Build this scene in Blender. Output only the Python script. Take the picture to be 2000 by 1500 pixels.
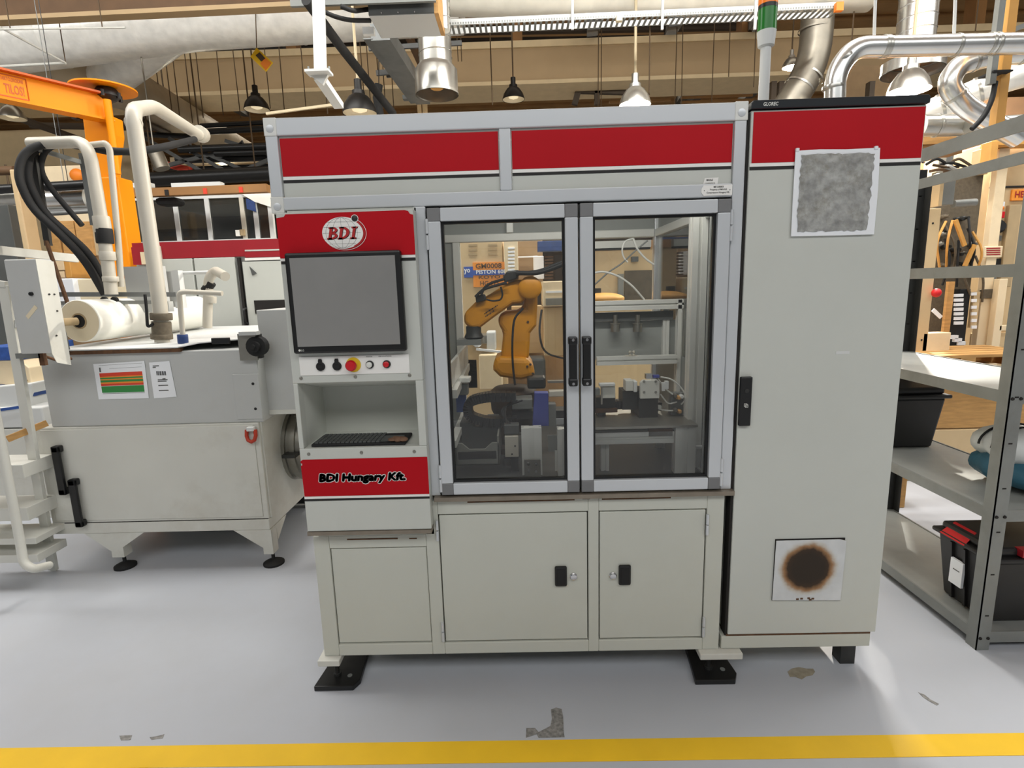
import bpy, bmesh, math, random
from mathutils import Vector, Matrix
random.seed(7)
for o in list(bpy.data.objects): bpy.data.objects.remove(o, do_unlink=True)
SC = bpy.context.scene
COL = SC.collection
# ------------------------------------------------------------------ camera
FPX, PIT, ROL, YAW = 1066.3, .176246, -.028713, -.016924
CAM = Vector((0, -2.0, 1.6))
FW = Vector((math.sin(YAW)*math.cos(PIT), math.cos(YAW)*math.cos(PIT), -math.sin(PIT)))
_r = Vector((math.cos(YAW), -math.sin(YAW), 0)); _u = _r.cross(FW)
RT = math.cos(ROL)*_r + math.sin(ROL)*_u
UP = -math.sin(ROL)*_r + math.cos(ROL)*_u
cd = bpy.data.cameras.new('camera'); cd.sensor_fit = 'HORIZONTAL'; cd.sensor_width = 36
cd.lens = FPX*36/2000; cd.clip_start = .05; cd.clip_end = 200
co = bpy.data.objects.new('camera', cd); COL.objects.link(co)
co.matrix_world = Matrix(((RT.x, UP.x, -FW.x, CAM.x), (RT.y, UP.y, -FW.y, CAM.y), (RT.z, UP.z, -FW.z, CAM.z), (0, 0, 0, 1)))
SC.camera = co
# ------------------------------------------------------------------ world, large lights, exposure
w = bpy.data.worlds.new('world'); SC.world = w; w.use_nodes = True
bg = w.node_tree.nodes['Background']; bg.inputs[0].default_value = (.92, .97, 1.0, 1); bg.inputs[1].default_value = .22
SC.view_settings.view_transform = 'Standard'; SC.view_settings.look = 'None'
SC.view_settings.exposure = 0.0; SC.view_settings.gamma = 1; SC.view_settings.use_curve_mapping = False
def area(name, loc, target, sx, sy, power, col):
    l = bpy.data.lights.new(name, 'AREA'); l.shape = 'RECTANGLE'; l.size = sx; l.size_y = sy; l.energy = power; l.color = col
    o = bpy.data.objects.new(name, l); COL.objects.link(o); o.location = loc
    o.rotation_euler = (Vector(target)-Vector(loc)).to_track_quat('-Z', 'Y').to_euler(); return o
# added area lights standing in for unseen lamp rows, behind the camera and beyond
area('fill_light_aisle', (0.5, -5.1, 5.8), (0.3, -.2, 0.8), 14, 2.0, 350, (.97, .99, 1))
area('fill_light_middle', (0, 1.35, 5.9), (0, 3.4, 0), 22, 1.0, 930, (1, .99, .96))
area('fill_light_far', (0, 7.4, 7.6), (0, 7.6, 0), 30, 1.2, 90, (1, .92, .78))
area('fill_light_back', (0, 15.0, 7.4), (0, 15.0, 0), 30, 1.6, 700, (1, .90, .74))
area('fill_light_gangway', (1.75, 2.0, 5.9), (1.75, .2, 0), .5, .5, 145, (1, .97, .92))  # added lamp, widens the bright wedge on the gangway floor
# ------------------------------------------------------------------ measuring: a photo pixel seen on the plane at depth Y (or height Z)
def ray(x, y): return FW + RT*((x-1000)/FPX) - UP*((y-750)/FPX)
def at(x, y, Y): d = ray(x, y); return CAM + d*((Y-CAM.y)/d.y)
def atz(x, y, Z): d = ray(x, y); return CAM + d*((Z-CAM.z)/d.z)
# ------------------------------------------------------------------ materials
def lin(c):
    c = c/255.0
    return c/12.92 if c <= .04045 else ((c+.055)/1.055)**2.4
MATS = {}
def mat(name, rgb, rough=.5, metal=0.0, var=.05, scale=6.0, bump=0.0, emit=0.0, stretch=(1, 1, 1), dirt=None, dirt_amt=.5, spec=.5):
    m = bpy.data.materials.new(name); m.use_nodes = True; nt = m.node_tree; b = nt.nodes['Principled BSDF']
    base = [lin(v) for v in rgb]
    tc = nt.nodes.new('ShaderNodeTexCoord'); mp = nt.nodes.new('ShaderNodeMapping'); mp.inputs['Scale'].default_value = stretch
    nt.links.new(tc.outputs['Object'], mp.inputs[0])
    nz = nt.nodes.new('ShaderNodeTexNoise'); nz.inputs['Scale'].default_value = scale; nz.inputs['Detail'].default_value = 5
    nt.links.new(mp.outputs[0], nz.inputs['Vector'])
    rp = nt.nodes.new('ShaderNodeValToRGB'); rp.color_ramp.elements[0].position = .3; rp.color_ramp.elements[1].position = .7
    rp.color_ramp.elements[0].color = [max(0, v*(1-var)) for v in base]+[1]
    rp.color_ramp.elements[1].color = [min(1, v*(1+var)) for v in base]+[1]
    nt.links.new(nz.outputs['Fac'], rp.inputs[0]); last = rp.outputs[0]
    if dirt:
        n2 = nt.nodes.new('ShaderNodeTexNoise'); n2.inputs['Scale'].default_value = scale*.45; n2.inputs['Detail'].default_value = 8; n2.inputs['Roughness'].default_value = .7
        nt.links.new(mp.outputs[0], n2.inputs['Vector'])
        r2 = nt.nodes.new('ShaderNodeValToRGB'); r2.color_ramp.elements[0].position = .5; r2.color_ramp.elements[0].color = (0, 0, 0, 1)
        r2.color_ramp.elements[1].position = .72; r2.color_ramp.elements[1].color = (dirt_amt,)*3+(1,)
        nt.links.new(n2.outputs['Fac'], r2.inputs[0])
        mx = nt.nodes.new('ShaderNodeMix'); mx.data_type = 'RGBA'
        nt.links.new(r2.outputs[0], mx.inputs[0]); nt.links.new(last, mx.inputs[6]); mx.inputs[7].default_value = [lin(v) for v in dirt]+[1]
        last = mx.outputs[2]
    nt.links.new(last, b.inputs['Base Color'])
    b.inputs['Roughness'].default_value = rough; b.inputs['Metallic'].default_value = metal
    b.inputs['Specular IOR Level'].default_value = spec
    if emit:
        b.inputs['Emission Color'].default_value = base+[1]; b.inputs['Emission Strength'].default_value = emit
    if bump:
        bp = nt.nodes.new('ShaderNodeBump'); bp.inputs['Strength'].default_value = bump; bp.inputs['Distance'].default_value = .01
        nt.links.new(nz.outputs['Fac'], bp.inputs['Height']); nt.links.new(bp.outputs[0], b.inputs['Normal'])
    MATS[name] = m
    return m
def glass(name, tint, gloss=.08, haze=.05, hazecol=(.5, .5, .48)):
    m = bpy.data.materials.new(name); m.use_nodes = True; nt = m.node_tree; nt.nodes.clear()
    out = nt.nodes.new('ShaderNodeOutputMaterial'); tr = nt.nodes.new('ShaderNodeBsdfTransparent'); tr.inputs[0].default_value = tint+(1,)
    gl = nt.nodes.new('ShaderNodeBsdfGlossy'); gl.inputs['Roughness'].default_value = .03
    df = nt.nodes.new('ShaderNodeBsdfDiffuse'); df.inputs[0].default_value = hazecol+(1,)  # even grey diffuse imitating the veil of reflected hall light
    nz = nt.nodes.new('ShaderNodeTexNoise'); nz.inputs['Scale'].default_value = 3; nz.inputs['Detail'].default_value = 4
    mr = nt.nodes.new('ShaderNodeMapRange'); mr.inputs[3].default_value = haze*.6; mr.inputs[4].default_value = haze*1.4
    nt.links.new(nz.outputs['Fac'], mr.inputs[0])
    a = nt.nodes.new('ShaderNodeMixShader'); nt.links.new(mr.outputs[0], a.inputs[0]); nt.links.new(tr.outputs[0], a.inputs[1]); nt.links.new(df.outputs[0], a.inputs[2])
    fr = nt.nodes.new('ShaderNodeFresnel'); fr.inputs[0].default_value = 1.45
    b = nt.nodes.new('ShaderNodeMixShader'); nt.links.new(fr.outputs[0], b.inputs[0]); nt.links.new(a.outputs[0], b.inputs[1]); nt.links.new(gl.outputs[0], b.inputs[2])
    nt.links.new(b.outputs[0], out.inputs[0]); MATS[name] = m; return m
mat('panel', (196, 198, 190), .42, var=.025, scale=2.5, dirt=(170, 166, 150), dirt_amt=.12)
mat('panel_base', (194, 195, 184), .45, var=.025, scale=2.5, dirt=(165, 158, 138), dirt_amt=.15)
mat('recess_lightened', (206, 207, 198), .5, var=.02)  # same paint as the panel, lightened to brighten the shaded niche
mat('alu', (205, 208, 210), .38, metal=.35, var=.02, scale=3, stretch=(1, 1, 1))
mat('alu_in', (218, 218, 212), .38, metal=.12, var=.03)
mat('corner', (122, 122, 122), .5, metal=.3)
mat('red', (178, 6, 22), .5, var=.04, scale=3, spec=.2)
mat('red_dark', (150, 20, 32), .5, var=.05)
mat('white', (208, 209, 206), .45, var=.02)
mat('strip_white', (236, 234, 228), .4, var=.01)
mat('black', (18, 18, 18), .4, var=.1)
mat('black_gloss', (22, 26, 30), .28, var=.05)
mat('gap', (26, 22, 18), .8)
mat('rust', (92, 62, 38), .8, var=.3, scale=40)
mat('rubber', (22, 22, 22), .75, var=.2)
mat('screen', (136, 135, 132), .22, var=.06, scale=4)
mat('steel', (150, 147, 138), .38, metal=.8, var=.08, scale=14)
mat('steel_edge', (140, 130, 116), .45, metal=.6, var=.12, scale=20)
mat('chrome', (205, 205, 205), .18, metal=1)
mat('button_white', (222, 222, 214), .35)
mat('button_red', (200, 24, 34), .35)
mat('button_yellow', (226, 190, 40), .45)
mat('ink', (24, 22, 20), .6)
mat('ink_grey', (95, 95, 92), .6)
mat('logo_red', (176, 30, 30), .45, var=.1, scale=60)
mat('signal_orange', (236, 122, 20), .3, emit=.15)
mat('signal_green', (14, 112, 26), .3)
mat('signal_red', (190, 22, 22), .3)
mat('robot', (198, 132, 12), .45, var=.1, scale=5, dirt=(120, 74, 20), dirt_amt=.45)
mat('robot_dark', (70, 52, 34), .6)
mat('dark_metal', (52, 52, 50), .5, metal=.4, var=.15)
mat('dark_grey', (78, 80, 78), .55, var=.1)
mat('mid_grey', (118, 120, 116), .55, var=.08)
mat('bin_grey', (134, 134, 126), .6, var=.1)
mat('blue', (62, 72, 150), .45, var=.08)
mat('blue_soft', (44, 80, 150), .6, var=.2, scale=30)
mat('cell_wall', (150, 153, 149), .5, var=.04)
mat('white_paint', (206, 205, 196), .48, var=.03, scale=3, dirt=(150, 135, 110), dirt_amt=.35)
mat('tank_grey', (186, 187, 184), .45, var=.03, scale=2.5, dirt=(150, 140, 120), dirt_amt=.2)
mat('white_plastic', (194, 188, 174), .4, var=.03, dirt=(170, 150, 120), dirt_amt=.25)
mat('paper', (242, 240, 230), .8, var=.02)
mat('paper_core', (170, 148, 112), .8, var=.1)
mat('paper_end', (222, 208, 178), .8, var=.05)
mat('sheet', (234, 236, 238), .6, var=.01)
mat('shackle', (178, 52, 26), .5, var=.15)
mat('crane', (236, 140, 4), .5, var=.04, scale=2, spec=.25)
mat('crane_dark', (186, 82, 6), .5, var=.06)
mat('brown', (96, 70, 44), .7, var=.12)
mat('valve_brown', (92, 82, 66), .7, var=.2, scale=40)
mat('foil', (244, 242, 234), .34, metal=.2, var=.10, scale=7, bump=.8)
mat('duct_dull', (172, 158, 134), .5, metal=.2, var=.1, scale=3, bump=.3)
mat('foil_white', (226, 222, 208), .42, metal=.2, var=.1, scale=4, bump=.5)
mat('galv', (190, 188, 180), .3, metal=.85, var=.1, scale=9)
mat('galv_bright', (226, 226, 222), .25, metal=.85, var=.06, scale=5)
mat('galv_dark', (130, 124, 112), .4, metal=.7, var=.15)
mat('beam_beige', (176, 150, 112), .7, var=.06, scale=1.5)
mat('beam_pale', (212, 190, 150), .7, var=.05)
mat('beam_brown', (150, 108, 62), .7, var=.15, scale=3)
mat('deck', (168, 130, 84), .6, var=.12, scale=2)
mat('deck_dark', (70, 58, 44), .7, var=.1)
mat('purlin', (84, 84, 82), .55, metal=.3, var=.12)
mat('beam_grey', (122, 124, 122), .5, metal=.3, var=.12)
mat('wire', (84, 66, 44), .7)
mat('rope', (200, 184, 150), .7)
mat('lamp_black', (34, 32, 30), .45, metal=.3)
mat('lamp_in', (222, 214, 196), .5)
mat('lamp_lit', (255, 250, 236), .5, emit=16)
mat('lamp_unlit_glow', (255, 236, 196), .5, emit=.55)  # glow painted in for light reflected inside the unlit shades
mat('concrete', (150, 124, 90), .8, var=.1)
mat('wall_far', (148, 120, 84), .8, var=.1, scale=1)
mat('cream', (206, 180, 138), .5, var=.05, scale=2, dirt=(150, 110, 70), dirt_amt=.35)
mat('cream_light', (232, 212, 176), .5, var=.04, dirt=(160, 120, 80), dirt_amt=.25)
mat('tan_post', (206, 152, 76), .55, var=.1)
mat('wood', (186, 142, 84), .7, var=.18, scale=8, stretch=(1, 1, 6))
mat('rack', (136, 138, 134), .5, metal=.35, var=.1, scale=6, dirt=(96, 92, 84), dirt_amt=.4)
mat('rack_top', (150, 152, 148), .5, metal=.3, var=.18, scale=3)
mat('tote', (28, 27, 26), .5, var=.15)
mat('tote_red', (204, 24, 30), .45)
mat('bag_blue', (38, 88, 108), .6, var=.15, scale=10, bump=.6)
mat('bag_white', (206, 208, 206), .7, var=.08, scale=8, bump=.6)
mat('sign_orange', (240, 150, 52), .5)
mat('sign_blue', (52, 86, 168), .5)
mat('sign_navy', (40, 64, 116), .5, var=.2, scale=30)
mat('yellow', (232, 186, 24), .5)
mat('orange_tag', (236, 130, 30), .5)
mat('green_print', (52, 136, 66), .6)
mat('red_print', (214, 66, 40), .6)
mat('orange_print', (232, 140, 48), .6)
mat('fabric_dark', (60, 58, 54), .8)
mat('transparent_tube', (214, 214, 208), .3)
mat('office_white', (206, 200, 184), .6)
mat('dark_hole', (30, 28, 26), .9, var=.1)
mat('rag', (112, 84, 64), .9, var=.2, scale=30)
glass('door_glass', (.975, .98, .975), haze=.014)
glass('window_glass', (.42, .44, .44), haze=.07, hazecol=(.36, .36, .34))
# ------------------------------------------------------------------ mesh building
class MB:
    def __init__(s): s.v = []; s.f = []; s.sm = []
    def add(s, vs, fs, smooth=False):
        n = len(s.v); s.v += [Vector(q) for q in vs]; s.f += [tuple(i+n for i in f) for f in fs]; s.sm += [smooth]*len(fs); return s
    def box(s, x0, x1, y0, y1, z0, z1):
        x0, x1 = sorted((x0, x1)); y0, y1 = sorted((y0, y1)); z0, z1 = sorted((z0, z1))
        return s.add([(x0,y0,z0),(x1,y0,z0),(x1,y1,z0),(x0,y1,z0),(x0,y0,z1),(x1,y0,z1),(x1,y1,z1),(x0,y1,z1)],
                     [(0,3,2,1),(4,5,6,7),(0,1,5,4),(1,2,6,5),(2,3,7,6),(3,0,4,7)])
    def pbox(s, x0, y0, x1, y1, Y, dy):          # box whose front face covers a measured rectangle at depth Y
        ym = (y0+y1)/2; xm = (x0+x1)/2; return s.box(at(x0, ym, Y).x, at(x1, ym, Y).x, Y, Y+dy, at(xm, y0, Y).z, at(xm, y1, Y).z)
    def bar(s, p0, p1, w, h, up=(0, 0, 1)):      # rectangular bar between two points
        p0 = Vector(p0); p1 = Vector(p1); d = (p1-p0).normalized(); u = Vector(up)
        if abs(d.dot(u)) > .97: u = Vector((0, 1, 0))
        a = d.cross(u).normalized(); b = a.cross(d).normalized()
        vs = [p+a*(i*w/2)+b*(j*h/2) for p in (p0, p1) for i, j in ((-1,-1),(1,-1),(1,1),(-1,1))]
        return s.add(vs, [(0,1,2,3),(7,6,5,4),(0,4,5,1),(1,5,6,2),(2,6,7,3),(3,7,4,0)])
    def prism(s, pts, vec, smooth=False):        # planar polygon pushed along vec
        vec = Vector(vec); n = len(pts); vs = [Vector(p) for p in pts]+[Vector(p)+vec for p in pts]
        s.add(vs, [tuple(range(n)), tuple(range(2*n-1, n-1, -1))])
        m = len(s.v)-2*n
        s.f += [(m+i, m+n+i, m+n+(i+1) % n, m+(i+1) % n) for i in range(n)]; s.sm += [smooth]*n; return s
    def tube(s, pts, r, n=12, bend=0, cap=True, r1=None):
        pts = [Vector(p) for p in pts]
        if bend:
            q = [pts[0]]
            for i in range(1, len(pts)-1):
                a, b, c = pts[i-1], pts[i], pts[i+1]
                k = min(bend, (a-b).length*.49, (c-b).length*.49)
                p0 = b+(a-b).normalized()*k; p2 = b+(c-b).normalized()*k
                for t in range(7):
                    t /= 6; q.append(p0*(1-t)**2+b*2*t*(1-t)+p2*t*t)
            pts = q+[pts[-1]]
        if r1 is None: r1 = r
        d0 = (pts[1]-pts[0]).normalized(); u = d0.orthogonal().normalized(); base = len(s.v); L = len(pts)
        for i, p in enumerate(pts):
            d = ((pts[min(i+1, L-1)]-p).normalized()+(p-pts[max(i-1, 0)]).normalized())
            d = d.normalized() if d.length > 1e-6 else d0
            u = (u-d*u.dot(d)); u = u.normalized() if u.length > 1e-6 else d.orthogonal().normalized()
            w_ = d.cross(u); rr = r+(r1-r)*i/(L-1)
            for k in range(n):
                t = 2*math.pi*k/n; s.v.append(p+(u*math.cos(t)+w_*math.sin(t))*rr)
        for i in range(L-1):
            for k in range(n):
                s.f.append((base+i*n+k, base+i*n+(k+1) % n, base+(i+1)*n+(k+1) % n, base+(i+1)*n+k)); s.sm.append(True)
        if cap:
            s.f.append(tuple(base+k for k in range(n-1, -1, -1))); s.f.append(tuple(base+(L-1)*n+k for k in range(n))); s.sm += [False, False]
        return s
    def lathe(s, c, axis, prof, n=20, caps=True):   # prof: (distance along axis, radius)
        c = Vector(c); d = Vector(axis).normalized(); u = d.orthogonal().normalized(); w_ = d.cross(u); base = len(s.v)
        for h, r in prof:
            for k in range(n):
                t = 2*math.pi*k/n; s.v.append(c+d*h+(u*math.cos(t)+w_*math.sin(t))*r)
        for i in range(len(prof)-1):
            for k in range(n):
                s.f.append((base+i*n+k, base+i*n+(k+1) % n, base+(i+1)*n+(k+1) % n, base+(i+1)*n+k)); s.sm.append(True)
        if caps:
            s.f.append(tuple(base+k for k in range(n-1, -1, -1))); s.f.append(tuple(base+(len(prof)-1)*n+k for k in range(n))); s.sm += [False, False]
        return s
    def profile(s, p0, p1, w, up=(0, 0, 1), h=None):   # slotted aluminium extrusion
        p0 = Vector(p0); p1 = Vector(p1); d = (p1-p0).normalized(); u = Vector(up)
        if abs(d.dot(u)) > .97: u = Vector((0, 1, 0))
        a = d.cross(u).normalized(); b = a.cross(d).normalized(); h = h or w; g = .11; dp = .13
        q = [(-.5,-.5),(-g,-.5),(-g,-.5+dp),(g,-.5+dp),(g,-.5),(.5,-.5),(.5,-g),(.5-dp,-g),(.5-dp,g),(.5,g),(.5,.5),(g,.5),(g,.5-dp),(-g,.5-dp),(-g,.5),(-.5,.5),(-.5,g),(-.5+dp,g),(-.5+dp,-g),(-.5,-g)]
        return s.prism([p0+a*(i*w)+b*(j*h) for i, j in q], p1-p0)
    def sphere(s, c, r, n=16, sc=(1, 1, 1)):
        c = Vector(c); m = n//2; vs = [(c.x, c.y, c.z+r*sc[2])]
        for i in range(1, m):
            th = math.pi*i/m
            for k in range(n):
                ph = 2*math.pi*k/n; vs.append((c.x+r*sc[0]*math.sin(th)*math.cos(ph), c.y+r*sc[1]*math.sin(th)*math.sin(ph), c.z+r*sc[2]*math.cos(th)))
        vs.append((c.x, c.y, c.z-r*sc[2])); fs = [(0, 1+k, 1+(k+1) % n) for k in range(n)]
        for i in range(m-2):
            for k in range(n): fs.append((1+i*n+k, 1+(i+1)*n+k, 1+(i+1)*n+(k+1) % n, 1+i*n+(k+1) % n))
        e = len(vs)-1; fs += [(e, 1+(m-2)*n+(k+1) % n, 1+(m-2)*n+k) for k in range(n)]
        return s.add(vs, fs, True)
    def build(s, name, m, parent=None, bevel=0, seg=2):
        org = Vector(parent['_o']) if parent is not None else Vector((0, 0, 0))
        if parent is None and s.v:
            mn = [min(v[i] for v in s.v) for i in range(3)]; mx = [max(v[i] for v in s.v) for i in range(3)]
            org = Vector(((mn[0]+mx[0])/2, (mn[1]+mx[1])/2, mn[2]))
        me = bpy.data.meshes.new(name); me.from_pydata([v-org for v in s.v], [], s.f)
        bm = bmesh.new(); bm.from_mesh(me); bmesh.ops.recalc_face_normals(bm, faces=bm.faces); bm.to_mesh(me); bm.free()
        for p, sm in zip(me.polygons, s.sm): p.use_smooth = sm
        if any(s.sm): me.set_sharp_from_angle(angle=math.radians(42))
        me.materials.append(MATS[m] if isinstance(m, str) else m)
        o = bpy.data.objects.new(name, me); COL.objects.link(o)
        if parent is not None: o.parent = parent
        else: o.location = org
        o['_o'] = tuple(org)
        if bevel:
            b = o.modifiers.new('bevel', 'BEVEL'); b.width = bevel; b.segments = seg; b.limit_method = 'ANGLE'; b.angle_limit = math.radians(40)
        return o
def tag(o, label, cat, group=None, kind=None):
    if label: o['label'] = label
    if cat: o['category'] = cat
    if group: o['group'] = group
    if kind: o['kind'] = kind
    return o
def thing(name, label, cat, loc, group=None):
    o = bpy.data.objects.new(name, None); COL.objects.link(o); o.location = loc; o['_o'] = tuple(loc); o.empty_display_size = .1
    return tag(o, label, cat, group)
def struct(o): o['kind'] = 'structure'; return o
def lab(o, label): o['label'] = label; return o
def copy_tree(root, delta, label=None, group=None):
    delta = Vector(delta); r = root.copy(); COL.objects.link(r); r.location = root.location+delta; r['_o'] = tuple(Vector(root['_o'])+delta)
    if label: r['label'] = label
    if group: r['group'] = group
    for ch in list(root.children):
        c = ch.copy(); COL.objects.link(c); c.parent = r
        for g in list(ch.children):
            d = g.copy(); COL.objects.link(d); d.parent = c
    return r
def text(name, s, loc, width, m, parent, height=None, shear=0, offset=0.0, ext=.0006, rotz=0, tilt=0, spread=0):
    """lettering standing upright, facing -Y, left-bottom corner at loc, stretched to width and height"""
    cu = bpy.data.curves.new(name, 'FONT'); cu.body = s; cu.size = 1; cu.extrude = 0; cu.shear = shear; cu.offset = offset; cu.resolution_u = 2
    tmp = bpy.data.objects.new('tmp', cu); COL.objects.link(tmp); bpy.context.view_layer.update()
    me = bpy.data.meshes.new_from_object(tmp.evaluated_get(bpy.context.evaluated_depsgraph_get()))
    bpy.data.objects.remove(tmp, do_unlink=True)
    vs = [v.co.copy() for v in me.vertices]; fs = [tuple(p.vertices) for p in me.polygons]; bpy.data.meshes.remove(me)
    x0 = min(v.x for v in vs); x1 = max(v.x for v in vs); y0 = min(v.y for v in vs); y1 = max(v.y for v in vs)
    kx = width/(x1-x0); ky = (height/(y1-y0)) if height else kx
    loc = Vector(loc); mt = Matrix.Rotation(rotz, 3, 'Z') @ Matrix.Rotation(tilt, 3, 'Y')
    b = MB()
    for dx, dz in ([(0, 0)] if not spread else [(0, 0)]+[(spread*math.cos(k*math.pi/4), spread*math.sin(k*math.pi/4)) for k in range(8)]):
        b.add([loc+mt @ Vector(((v.x-x0)*kx+dx, -ext-abs(dx)*.01-abs(dz)*.007, (v.y-y0)*ky+dz)) for v in vs], fs)
    return b.build(name, m, parent)
# ================================================================== the hall
mat('floor', (180, 183, 189), .36, var=.05, scale=1.1, dirt=(160, 156, 148), dirt_amt=.25)
struct(MB().box(-30, 30, -14, 36, -.3, 0).build('floor', 'floor'))
fb = MB().box(-30, 30, -.392, -.300, 0, .0015).build('floor_marking_tape', 'yellow')
tag(fb, 'long yellow marking line running across the grey floor', 'floor line')
# worn scuffs in the paint in front of the cell
def scuff(pts, label, m='ink_grey'):
    b = MB(); b.prism([atz(x, y, .0006) for x, y in pts], (0, 0, .0006)); return tag(b.build('floor_scuff', m), label, 'scuff mark')
mat('scuff', (128, 126, 122), .7, var=.4, scale=70); mat('stain', (150, 142, 124), .6, var=.2, scale=40)
scuff([(1076,1386),(1086,1382),(1097,1385),(1100,1400),(1101,1430),(1103,1440),(1052,1441),(1048,1434),(1027,1441),(1028,1422),(1045,1422),(1052,1430),(1075,1418),(1078,1404)], 'flaked grey patch in floor paint touching the yellow line', 'scuff')
scuff([(1538,1312),(1546,1306),(1560,1303),(1575,1306),(1588,1306),(1592,1312),(1587,1319),(1575,1321),(1566,1327),(1553,1322),(1543,1322)], 'brownish oil stain on floor below the tall cabinet', 'stain')
scuff([(1793,1352),(1806,1357),(1817,1366),(1834,1375),(1830,1378),(1812,1368),(1802,1361)], 'thin dark skid mark on bright floor beside the rack', 'scuff')
scuff([(233,1437),(258,1436),(255,1445),(236,1446)], 'small faded black floor mark above the yellow line', 'scuff')
scuff([(292,1440),(306,1438),(321,1434),(318,1442),(296,1445)], 'curved black floor mark above the yellow line', 'scuff')
# roof deck, walls and main beams
rb = MB()
for i in range(56):
    y = -13+i*.85; rb.box(-30, 30, y, y+.42, 8.0, 8.12)
rb.box(-30, 30, -14, 36, 8.12, 8.3)
struct(rb.build('ceiling', 'deck'))
struct(MB().box(-30, 30, 36, 36.3, 0, 8.3).build('wall_back', 'wall_far'))
struct(MB().box(-30.3, -30, -14, 36, 0, 8.3).build('wall_left', 'wall_far'))
struct(MB().box(30, 30.3, -14, 36, 0, 8.3).build('wall_right', 'wall_far'))
# ================================================================== the robot cell
cell = thing('robot_cell', 'grey robot cell with twin glass doors and red sign panels', 'machine', (0, .55, 0))
DEP = 1.14
# ---- base cabinet
b = MB()
b.box(-.835, .772, .03, DEP, .15, .655).box(-.345, .772, .03, DEP, .655, .79)
b.box(-.835, -.773, 0, .03, .13, .655)           # left stile
X0 = -.39; b.box(-.389, -.338, 0, .03, .13, .79)  # stile between panel and door
b.box(.247, .288, 0, .03, .13, .80); b.box(.706, .772, 0, .03, .13, .80)
b.box(-.773, -.389, 0, .03, .13, .180); b.box(-.773, -.389, 0, .03, .602, .655)
b.box(-.338, .247, 0, .03, .13, .180); b.box(.288, .706, 0, .03, .13, .180)
b.box(-.338, .247, 0, .03, .735, .80); b.box(.288, .706, 0, .03, .735, .80)
b.build('base_frame', 'panel_base', cell, bevel=.003)
MB().box(-.771, -.391, .006, .028, .184, .598).build('fixed_panel', 'panel_base', cell, bevel=.004)
def base_door(x0, x1, hx, lx, hinge_x):
    d = MB().box(x0+.004, x1-.004, .003, .026, .186, .730).build('base_door', 'panel_base', cell, bevel=.003)
    MB().box(x0, x1, .024, .0295, .181, .735).build('door_gap', 'gap', d)
    h = MB(); h.box(hx-.024, hx+.024, -.010, .004, .424, .509); h.build('recess_handle', 'black', d, bevel=.006)
    MB().box(hx-.017, hx+.017, -.0125, -.009, .434, .499).build('handle_grip', 'rubber', d, bevel=.002)
    MB().lathe((lx, .004, .462), (0, -1, 0), [(0, .015), (.006, .015), (.008, .012), (.012, .012), (.013, .007)]).build('lock', 'chrome', d)
    for z in (.235, .672):
        k = MB(); k.lathe((hinge_x, -.006, z-.042), (0, 0, 1), [(0, .006), (.040, .006)], 10); k.lathe((hinge_x, -.006, z+.002), (0, 0, 1), [(0, .006), (.040, .006)], 10)
        k.build('hinge', 'alu', d)
base_door(-.338, .247, .138, .188, -.342)
base_door(.288, .706, .390, .344, .707)
for i, (x0, x1, z) in enumerate(((-.22, .195, .786), (.30, .565, .786), (-.70, -.50, .642))):
    MB().box(x0, x1, -.0015, .004, z-.005, z).build('rust_slot', 'rust', cell)
for x0, z in ((.225, .789), (-.455, .640)): MB().box(x0, x0+.03, -.0012, .004, z-.004, z).build('small_slot', 'rust', cell)
MB().box(-.345, .80, -.022, .05, .795, .812).build('steel_lip', 'steel_edge', cell)
# corner flanges, levelling screws and floor plates
for x0, x1, px in ((-.855, -.765, -.80), (.69, .86, .745)):
    MB().box(x0, x1, -.03, .09, .103, .13).build('corner_flange', 'white_paint', cell, bevel=.004)
    f = MB(); cx = px
    f.prism([(cx-.075, -.04, 0), (cx+.085, -.04, 0), (cx+.105, .0, 0), (cx+.09, .19, 0), (cx-.05, .19, 0)], (0, 0, .022)); f.build('floor_plate', 'black', cell, bevel=.003)
    MB().lathe((cx, .03, .02), (0, 0, 1), [(0, .016), (.012, .016), (.013, .009), (.085, .009)], 12).build('levelling_screw', 'dark_metal', cell)
    MB().lathe((cx+.055, .02, .021), (0, 0, 1), [(0, .010), (.004, .010)], 10).build('plate_hole', 'mid_grey', cell)
for x, y in ((-.80, 1.05), (.745, 1.05)):
    MB().lathe((x, y, 0), (0, 0, 1), [(0, .05), (.02, .05), (.021, .012), (.16, .012)], 12).build('rear_foot', 'dark_metal', cell)
MB().box(-.80, .74, 1.085, 1.10, .012, .15).build('rear_light_block', 'dark_metal', cell)  # unseen panel added to keep light from passing under the cell
# ---- aluminium frame
def beam(x0, x1, z0, z1, y0=0, y1=.055, m='alu', name='frame_profile'): return MB().box(x0, x1, y0, y1, z0, z1).build(name, m, cell, bevel=.004)
beam(-.865, .794, 2.137, 2.195); beam(-.862, .753, 1.888, 1.933)
beam(-.865, -.822, 1.933, 2.137); beam(-.055, -.014, 1.933, 2.137); beam(.753, .794, .812, 2.137)
beam(-.365, -.322, .812, 1.888)
for (x0, x1, z0, z1) in ((-.865, -.822, 2.137, 2.195), (-.866, -.822, 1.880, 1.934), (.752, .795, 2.137, 2.196)):
    c = MB().box(x0-.001, x1+.001, -.0025, .057, z0-.001, z1+.001).build('corner_block', 'mid_grey' if 0 else 'alu_in', cell, bevel=.003)
    MB().lathe(((x0+x1)/2, -.002, (z0+z1)/2-.006), (0, -1, 0), [(0, .014), (.002, .013), (.003, .009)], 16).build('cap', 'alu', c)
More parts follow.
